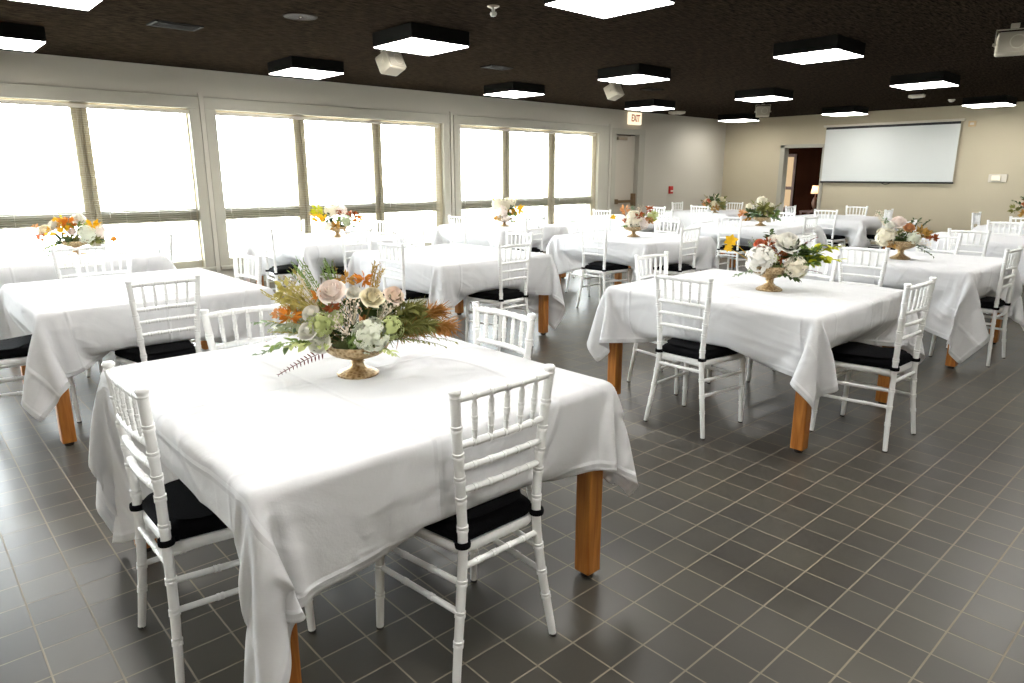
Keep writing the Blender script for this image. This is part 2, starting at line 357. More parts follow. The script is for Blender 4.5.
# exit door in the window wall
d = struct(empty('door_1', (11.2, YW, 0)), 'grey exit door with push bar beside the windows')
b = MB(); b.box(-.50, -.37, -.03, .1, 0, 2.24); b.box(.34, .54, -.03, .1, 0, 2.24); b.box(-.50, .54, -.03, .1, 2.24, 2.35); b.build('door_frame', FRAME, d, smooth=False, bevel=.005, seg=1)
b = MB(); b.box(-.37, .34, .075, .12, 0, 2.24); b.build('door_gap_shade', HOUSING, d, smooth=False)  # dark sheet behind the leaf, stands in for the shadow in the strike-side gap
b = MB(); b.box(-.362, .285, .03, .074, .01, 2.225); leafd = b.build('door_leaf', DOORM, d, smooth=False, bevel=.003, seg=1)
b = MB(); b.box(-.33, .25, -.035, .0, .92, .975); b.box(-.34, -.27, -.04, .03, .90, .995); b.box(.20, .275, -.045, .03, .84, 1.10); b.build('push_bar', BROWNM, leafd, smooth=False, bevel=.006)
b = MB(); b.box(-.30, -.02, -.02, .03, 2.13, 2.19); b.box(-.28, .10, -.01, .004, 2.205, 2.222); b.build('door_closer', METAL, leafd, smooth=False, bevel=.005)

# exit sign
ex = empty('exit_sign', (11.36, YW - .002, 2.55)); tag(ex, 'white exit sign with red letters above the exit door', 'sign')
b = MB(); b.box(-.19, .19, -.055, 0, -.115, .115); b.build('sign_box', emit('sign_cream', (.84, .68, .46), .5), ex, smooth=False, bevel=.006)
fc = bpy.data.curves.new('exit_letters', 'FONT'); fc.body = 'EXIT'; fc.size = .185; fc.align_x = 'CENTER'; fc.align_y = 'CENTER'; fc.extrude = .002; fc.offset = .004
fo = bpy.data.objects.new('exit_letters', fc); COL.objects.link(fo); fo.parent = ex; fo.location = (0, -.057, -.002); fo.rotation_euler = (PI / 2, 0, 0); fo.scale = (.72, 1, 1)
fc.materials.append(mat('exit_red', (190, 50, 20), .5))
dg = bpy.context.evaluated_depsgraph_get(); me = bpy.data.meshes.new_from_object(fo.evaluated_get(dg)); mo = bpy.data.objects.new('sign_letters', me); COL.objects.link(mo); mo.parent = ex; mo.location = fo.location; mo.rotation_euler = fo.rotation_euler; mo.scale = fo.scale; bpy.data.objects.remove(fo)
# fire alarm pull station
pl = empty('fire_alarm_pull', (12.72, YW, 1.15)); tag(pl, 'small red fire alarm pull station on the wall beyond the exit door', 'alarm')
b = MB(); b.box(-.06, .06, -.045, 0, -.08, .08); b.build('alarm_box', mat('alarm_red', (176, 30, 24), .4), pl, smooth=False, bevel=.008)
b = MB(); b.box(-.035, .035, -.062, -.043, -.035, -.005); b.build('pull_handle', mat('alarm_white', (220, 214, 205), .4), pl, smooth=False, bevel=.004)

# doorway to the dark room
d2 = struct(empty('door_2', (XF, 7.02, 0)), 'open doorway to a dark room')
b = MB(); b.box(-.03, .16, -.49, -.42, 0, 2.10); b.box(-.03, .16, .40, .50, 0, 2.10); b.box(-.03, .16, -.49, .50, 2.03, 2.10); b.build('door_frame', FRAME, d2, smooth=False, bevel=.004, seg=1)
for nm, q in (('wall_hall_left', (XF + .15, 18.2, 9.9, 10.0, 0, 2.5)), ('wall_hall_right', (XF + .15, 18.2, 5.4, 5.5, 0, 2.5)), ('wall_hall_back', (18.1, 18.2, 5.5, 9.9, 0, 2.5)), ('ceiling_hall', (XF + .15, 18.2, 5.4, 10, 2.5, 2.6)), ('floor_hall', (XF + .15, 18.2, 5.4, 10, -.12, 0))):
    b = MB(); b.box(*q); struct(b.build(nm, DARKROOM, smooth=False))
wd = struct(empty('window_5', (18.08, 8.93, 0)), 'narrow lit window in the dark room')
b = MB(); b.box(-.03, .0, -.2, .2, .55, 2.0); b.build('window_frame', mat('dark_wood', (70, 44, 28), .6), wd, smooth=False)
b = MB(); b.box(-.04, -.032, -.14, .14, 1.16, 1.92); b.box(-.04, -.032, -.14, .14, .62, 1.08); b.build('lit_panes', emit('dusk_pane', (1, .72, .42), .22), wd, smooth=False)
tb = empty('side_table', (17.2, 7.75, 0)); tag(tb, 'small dark side table in the dark room under the lamp', 'table')
b = MB(); b.box(-.25, .25, -.25, .25, .56, .6); b.build('table_top', MATS['dark_wood'], tb, smooth=False, bevel=.006)
for sx in (-1, 1):
    for sy in (-1, 1): b = MB(); b.box(sx * .22 - .02, sx * .22 + .02, sy * .22 - .02, sy * .22 + .02, 0, .56); b.build('leg', MATS['dark_wood'], tb, smooth=False)
lp = empty('table_lamp', (17.2, 7.74, .6)); lp.scale = (.8, .8, .8); tag(lp, 'table lamp with pale shade inside the dark doorway', 'lamp')
b = MB(); b.lathe([(0, 0), (.09, 0), (.09, .02), (.03, .04), (.07, .14), (.09, .24), (.06, .36), (.02, .42), (.015, .52), (0, .52)], 20); b.build('lamp_base', mat('lamp_ceramic', (96, 66, 48), .4), lp)
b = MB(); b.lathe([(.14, .52), (.10, .76)], 24); sh = b.build('lamp_shade', mat('lamp_shade', (240, 210, 180), .8, trans=.5), lp)
L = bpy.data.lights.new('lamp_bulb', 'POINT'); L.energy = .8; L.color = (1, .75, .5); L.shadow_soft_size = .04; lo = bpy.data.objects.new('lamp_bulb', L); COL.objects.link(lo); lo.location = (17.2, 7.74, 1.12)

# projection screen on far wall
ps = empty('projection_screen', (XF, 5.335, 2.43)); tag(ps, 'white pull-down projection screen on the far wall', 'projection screen')
b = MB(); b.box(-.075, -.005, -1.27, 1.27, -.012, .026); b.build('case', OFFWHITE, ps, smooth=False, bevel=.01)
b = MB(); b.box(-.052, -.048, -1.215, 1.215, -1.09, -.06); b.build('fabric', mat('screen_white', (206, 209, 206), .7), ps, smooth=False)
b = MB(); b.box(-.053, -.047, -1.215, 1.215, -.06, -.015); b.build('top_border', mat('screen_black', (22, 22, 22), .6), ps, smooth=False)
b = MB(); b.tube([(-.05, -1.23, -1.105), (-.05, 1.23, -1.105)], .017, 10); b.build('bottom_bar', MATS['screen_black'], ps)
b = MB(); b.tube([(-.05, -.14, -1.12), (-.05, -.06, -1.15), (-.05, 0.02, -1.12)], .006, 6); b.build('pull_handle', MATS['screen_black'], ps)
wp = empty('wall_plate', (XF, 3.43, 1.41)); tag(wp, 'white switch plate on the far wall right of the screen', 'switch')
b = MB(); b.box(-.02, 0, -.14, .14, -.07, .07); b.build('plate', OFFWHITE, wp, smooth=False, bevel=.005)
b = MB(); b.box(-.045, -.02, -.05, .09, -.045, .05); b.build('cover', mat('switch_white', (244, 236, 214), .4), wp, smooth=False, bevel=.006)
ws = empty('wall_sensor', (XF, 3.95, 2.36)); tag(ws, 'small beige sensor high on the far wall beside the screen', 'sensor')
b = MB(); b.box(-.03, 0, -.06, .06, -.05, .05); b.build('sensor_box', mat('sensor_beige', (196, 170, 130), .5), ws, smooth=False, bevel=.006)
b = MB(); b.box(-.034, -.03, -.03, .03, -.02, .02); b.build('sensor_window', OFFWHITE, ws, smooth=False)

# ------------------------------------------------------------------ ceiling fittings
DIFF = emit('light_diffuser', (1, .975, .93), LIGHT)
def ceiling_light(x, y, label):
    t = empty('ceiling_light', (x, y, HC)); tag(t, label, 'ceiling light', 'square ceiling lights')
    b = MB(); s = .305
    b.box(-s, s, -s, s, -.118, -.001)
    h = b.build('housing', HOUSING, t, smooth=False, bevel=.004, seg=1)
    b = MB(); b.box(-.297, .297, -.297, .297, -.1255, -.1185); b.build('diffuser', DIFF, t, smooth=False)
    return t
COLN = {0: 'first', 1: 'second', 2: 'third', 3: 'fourth', 4: 'farthest'}
cols = [(.98, (3.15, 5.40, 7.58)), (3.77, (3.19, 5.33, 7.55)), (6.87, (3.2, 5.40, 7.50)), (10.05, (3.28, 5.45, 7.53)), (13.65, (3.45, 5.75, 7.93))]
for ci, (x, ys) in enumerate(cols):
    for ri, y in enumerate(ys):
        ceiling_light(x, y, 'square ceiling light, %s from the camera in the row %s' % (COLN[ci], ('right of centre', 'down the centre', 'along the windows')[ri]))
    ceiling_light(x, 1.0, 'square ceiling light, %s from the camera, in an added unseen row past the right edge' % COLN[ci])  # unseen row, assumed from the grid spacing and added to light the room
for x in (.98, 3.77): ceiling_light(x, -1.2, 'square ceiling light, %s from the camera, in the second added row past the right edge' % ('first' if x < 1 else 'second'))  # unseen lights added as fill from the camera side
for y in (-1.2, 1.0, 3.2, 5.4, 7.58): ceiling_light(-2.1, y, 'added unseen square ceiling light behind the camera')  # out of view: assumed to continue the grid, added to light the near end

SPK = mat('speaker_beige', (178, 171, 154), .5); SPG = mat('speaker_grille', (156, 150, 136), .7, bump=.6, bscale=400)
def speaker(x, y, z, rz, tilt, label):
    t = empty('wall_speaker', (x, y, z), rz); t.name = 'ceiling_speaker'; tag(t, label, 'speaker', 'box speakers hung from the ceiling'); t.scale = (.84, .84, .84)
    b = MB(); b.box(-.135, .135, -.08, .10, -.10, .10); o = b.build('cabinet', SPK, t, smooth=False, bevel=.02); o.rotation_euler = (tilt, 0, 0)
    b = MB(); b.box(-.125, .125, -.092, -.082, -.09, .09); g = b.build('grille', SPG, o, smooth=False, bevel=.004)
    b = MB()
    pr = [(.055, 0), (.062, .004), (.066, 0)]
    n0 = len(b.v)
    for k in range(28):
        a = 2 * PI * k / 28
        for r, h in pr: b.v.append((.03 + r * math.cos(a), -.092 - h, r * math.sin(a)))
    for k in range(28):
        k2 = (k + 1) % 28
        for j in range(2): b.f.append((n0 + k * 3 + j, n0 + k2 * 3 + j, n0 + k2 * 3 + j + 1, n0 + k * 3 + j + 1))
    b.build('driver_ring', SPK, o)
    zt = (HC - z) / .84
    b = MB(); b.box(-.15, -.142, -.012, .012, -.02, .14); b.box(.142, .15, -.012, .012, -.02, .14); b.box(-.15, .15, -.012, .012, .13, .137); b.box(-.035, .035, -.03, .03, .145, zt); b.build('bracket', SPK, t, smooth=False)
    b = MB(); b.tube([(-.165, 0, 0), (-.135, 0, 0)], .014, 10); b.tube([(.135, 0, 0), (.165, 0, 0)], .014, 10); b.build('knob', SPK, t)
    return t
speaker(3.84, 5.93, 2.51, .25, -.45, 'beige box speaker hanging near the second light of the centre row')
speaker(7.36, 6.10, 2.53, .25, -.45, 'beige box speaker hanging beside the third light of the centre row')
speaker(11.9, 6.45, 2.56, -1.05, -.12, 'beige box speaker hanging just left of the projection screen')
speaker(7.2, 1.72, 2.535, -1.25, -.08, 'beige box speaker with round driver at the right edge of the ceiling')

def vent(x, y, w, h, label, cut=True):
    t = empty('ceiling_vent', (x, y, HC)); tag(t, label, 'vent', 'dark ceiling vents')
    b = MB(); b.box(-w, w, -h, -h + .025, -.006, 0); b.box(-w, w, h - .025, h, -.012, 0); b.box(-w, -w + .025, -h, h, -.012, 0); b.box(w - .025, w, -h, h, -.012, 0); b.build('frame', mat('vent_frame', (26, 23, 20), .7, spec=.1), t, smooth=False)
    b = MB(); b.box(-w + .02, w - .02, -h + .02, h - .02, -.004, -.001); b.build('backing', mat('vent_dark', (5, 5, 5), .9, spec=.05), t, smooth=False)
    n = 7
    b = MB()
    for i in range(n):
        yy = -h + .03 + (2 * h - .06) * i / (n - 1); b.box(-w + .02, w - .02, yy - .004, yy + .004, -.014, -.004)
    b.build('louvres', MATS['vent_frame'], t, smooth=False)
vent(2.08, 6.46, .19, .12, 'dark rectangular ceiling vent at upper left, near the window lights')
vent(5.58, 6.39, .17, .10, 'dark ceiling vent above the middle window group')
vent(8.65, 6.46, .15, .10, 'dark ceiling vent farther down, before the far speaker')
t = empty('ceiling_grille', (2.7, 5.44, HC)); tag(t, 'round brown speaker grille flush in the ceiling', 'grille')
b = MB(); b.lathe([(0, -.006), (.10, -.006), (.118, -.012), (.13, -.008), (.132, 0)], 40); b.build('grille', mat('grille_brown', (46, 37, 31), .8, bump=.5, bscale=300, spec=.1), t)
b = MB(); b.tube([(0, 0, -.012), (0, 0, -.004)], .008, 10); b.build('screw', METAL, t)
t = empty('fire_sprinkler', (3.61, 4.17, HC)); tag(t, 'small white and chrome sprinkler head at the top centre of the ceiling', 'sprinkler')
b = MB(); b.lathe([(0, -.012), (.03, -.012), (.045, -.004), (.046, 0)], 24); b.build('escutcheon', METAL, t)
b = MB(); b.tube([(0, 0, -.01), (0, 0, -.04)], .012, 10); b.lathe([(0, -.04), (.022, -.042), (.026, -.055), (.018, -.07), (0, -.072)], 16); b.build('head', mat('sprinkler_white', (225, 222, 214), .4), t)
t = empty('smoke_detector', (12.1, 8.40, HC)); tag(t, 'round white smoke detector near the far left ceiling corner', 'detector')
b = MB(); b.lathe([(0, -.05), (.10, -.05), (.16, -.035), (.17, 0)], 32); b.build('housing', OFFWHITE, t)
b = MB(); b.lathe([(0, -.058), (.04, -.056), (.045, -.05)], 20); b.build('sensor', SPG, t)
t = empty('emergency_light', (12.3, 4.1, HC)); tag(t, 'small white box light on the ceiling before the screen', 'emergency light')
b = MB(); b.box(-.05, .05, -.11, .11, -.045, 0); b.build('box', OFFWHITE, t, smooth=False, bevel=.01)
b = MB(); b.box(-.035, .035, -.08, .08, -.05, -.045); b.build('lens', mat('lens_grey', (190, 186, 176), .3), t, smooth=False)
t = empty('ceiling_sensor', (13.5, 3.96, HC)); tag(t, 'tiny white dome sensor on the ceiling above the screen', 'sensor')
b = MB(); b.lathe([(0, -.045), (.03, -.04), (.05, -.015), (.052, 0)], 20); b.build('dome', OFFWHITE, t)

# cloth draping: position-based solver, run once for each group of tables
def sim_cloth(tabs, N, bend=.2, steps=420, iters=3, seed=1):
    """tabs: list of dict(c=(cx,cy), h=(hx,hy), over=(x-,y-), rot, chairs=[(ox,oy,rz)]) ; returns list of (N,N,3)"""
    B=len(tabs); rng=np.random.RandomState(seed); TOP=.764; GR=1.2
    g=np.linspace(0,1,N)
    SX=np.array([2*t['h'][0]+t['over'][0]+t['over'][2] for t in tabs]); SY=np.array([2*t['h'][1]+t['over'][1]+t['over'][3] for t in tabs])
    LX=(SX/(N-1)).astype(np.float32)[:,None,None]; LY=(SY/(N-1)).astype(np.float32)[:,None,None]
    P=np.zeros((3,B,N,N)); 
    C=np.array([t['c'] for t in tabs]); Hh=np.array([t['h'] for t in tabs])
    for b,t in enumerate(tabs):
        U,V=np.meshgrid(g*SX[b]-t['h'][0]-t['over'][0], g*SY[b]-t['h'][1]-t['over'][1],indexing='ij')
        r=t.get('rot',0.); U,V=U*math.cos(r)-V*math.sin(r),U*math.sin(r)+V*math.cos(r)
        hx,hy=t['h'][0]+.008,t['h'][1]+.008
        cx=np.clip(U,-hx,hx); cy=np.clip(V,-hy,hy); du=U-cx; dv=V-cy; d=np.hypot(du,dv)+1e-9
        k=np.where((abs(du)>1e-6)&(abs(dv)>1e-6),.35,.05)
        P[0,b]=cx+du*k; P[1,b]=cy+dv*k; P[2,b]=TOP-d*.93
    P+=rng.normal(0,.0012,P.shape)*np.array([1,1,.3])[:,None,None,None]
    X=P.astype(np.float32); V_=np.zeros_like(X)
    hx=(Hh[:,0]+.006)[:,None,None].astype(np.float32); hy=(Hh[:,1]+.006)[:,None,None].astype(np.float32)
    chs=[]; K=max([len(t['chairs']) for t in tabs]+[0])
    for k in range(K):
        o=np.full((B,2),99.); rz=np.zeros(B)
        for b,t in enumerate(tabs):
            if k<len(t['chairs']): c=t['chairs'][k]; o[b]=(c[0]-t['c'][0],c[1]-t['c'][1]); rz[b]=c[2]
        chs.append(tuple(q[:,None,None].astype(np.float32) for q in (o[:,0],o[:,1],np.cos(rz),np.sin(rz))))
    def con(a,b,rest,k):
        d=b-a; l=np.sqrt((d*d).sum(0))+1e-9; c=d*((l-rest)/l*(.5*k)); a+=c; b-=c
    def con_bend(a,b,rest,k):
        d=b-a; l=np.sqrt((d*d).sum(0))+1e-9; e=np.minimum(l-rest,0)/l*(.5*k); c=d*e; a+=c; b-=c
    dt=1/90.; n2=np.sqrt(LX**2+LY**2)
    for s in range(steps):
        damp=.985 if s<steps*.7 else .93
        V_[2]-=GR*dt; Q=X.copy(); X+=V_*dt
        for it in range(iters):
            for o in (0,1):
                m=(N-o)//2
                con(X[:,:,o:o+2*m:2,:],X[:,:,o+1:o+2*m+1:2,:],LX,1); con(X[:,:,:,o:o+2*m:2],X[:,:,:,o+1:o+2*m+1:2],LY,1)
                con(X[:,:,o:o+2*m:2,:-1],X[:,:,o+1:o+2*m+1:2,1:],n2,.25); con(X[:,:,o:o+2*m:2,1:],X[:,:,o+1:o+2*m+1:2,:-1],n2,.25)
            if it==0:
                for o in range(4):
                    m=(N-3-o)//4+1
                    con_bend(X[:,:,o:o+4*m:4,:][:,:,:m],X[:,:,o+2:o+2+4*m:4,:][:,:,:m],2*LX,bend); con_bend(X[:,:,:,o:o+4*m:4][:,:,:,:m],X[:,:,:,o+2:o+2+4*m:4][:,:,:,:m],2*LY,bend)
            # table: slab from the apron up, hollow between the legs
            x,y,z=X
            px=hx-abs(x); py=hy-abs(y); pz=TOP-z; pb=z-.60
            ins=(px>0)&(py>0)&(pz>0)&(pb>0)
            mm=np.minimum(np.minimum(px,py),np.minimum(pz,pb))
            tz=ins&(mm==pz); tx=ins&(mm==px)&~tz; ty=ins&(mm==py)&~tz&~tx; tb=ins&~tz&~tx&~ty
            z[tz]=TOP; x[tx]+=(np.sign(x)*px)[tx]; y[ty]+=(np.sign(y)*py)[ty]; z[tb]=.60
            for c in range(3): X[c][tz]=Q[c][tz]*.8+X[c][tz]*.2
            sd=ins&~tz
            for c in range(3): X[c][sd]=Q[c][sd]*.4+X[c][sd]*.6
            lg=(px>.0)&(px<.10)&(py>.0)&(py<.10)&(z<=.60)
            lx_=lg&(px<py); ly_=lg&~lx_
            x[lx_]+=(np.sign(x)*px)[lx_]; y[ly_]+=(np.sign(y)*py)[ly_]
            np.maximum(z,.006,out=z)
            for ox,oy,cr,sr in chs:
                back=.62*max(0.,1-s/(steps*.45))
                lx=(x-ox)*cr+(y-oy)*sr; ly=-(x-ox)*sr+(y-oy)*cr+back
                p1=.218-abs(lx); p2=.222-ly; p3=.503-z; p4=ly+.20
                seat=(p1>0)&(p2>0)&(p3>0)&(p4>0)&(z>.0)
                up=seat&(p3<p2)&(p3<p1+.02); fr=seat&~up&(p2<=p1+.05); sdx=seat&~up&~fr
                z[up]=.503
                x[fr]+=(-sr*p2)[fr]; y[fr]+=(cr*p2)[fr]
                q=np.sign(lx)*p1; x[sdx]+=(cr*q)[sdx]; y[sdx]+=(sr*q)[sdx]
                bk=(abs(lx)<.20)&(abs(ly+.21)<.034)&(z<.93)
                ly2=np.where(ly>-.222,-.176,-.244)
                dx=(ly2-ly); x[bk]+=(-sr*dx)[bk]; y[bk]+=(cr*dx)[bk]
                for c in range(3): X[c][seat|bk]=Q[c][seat|bk]*.35+X[c][seat|bk]*.65
        V_=(X-Q)/dt*damp
        sp=np.sqrt((V_**2).sum(0)); V_*=np.minimum(1,2.5/(sp+1e-9))
    out=[]
    for b in range(B):
        a=np.moveaxis(X[:,b],0,-1).copy(); a[...,0]+=C[b,0]; a[...,1]+=C[b,1]; out.append(a)
    return out
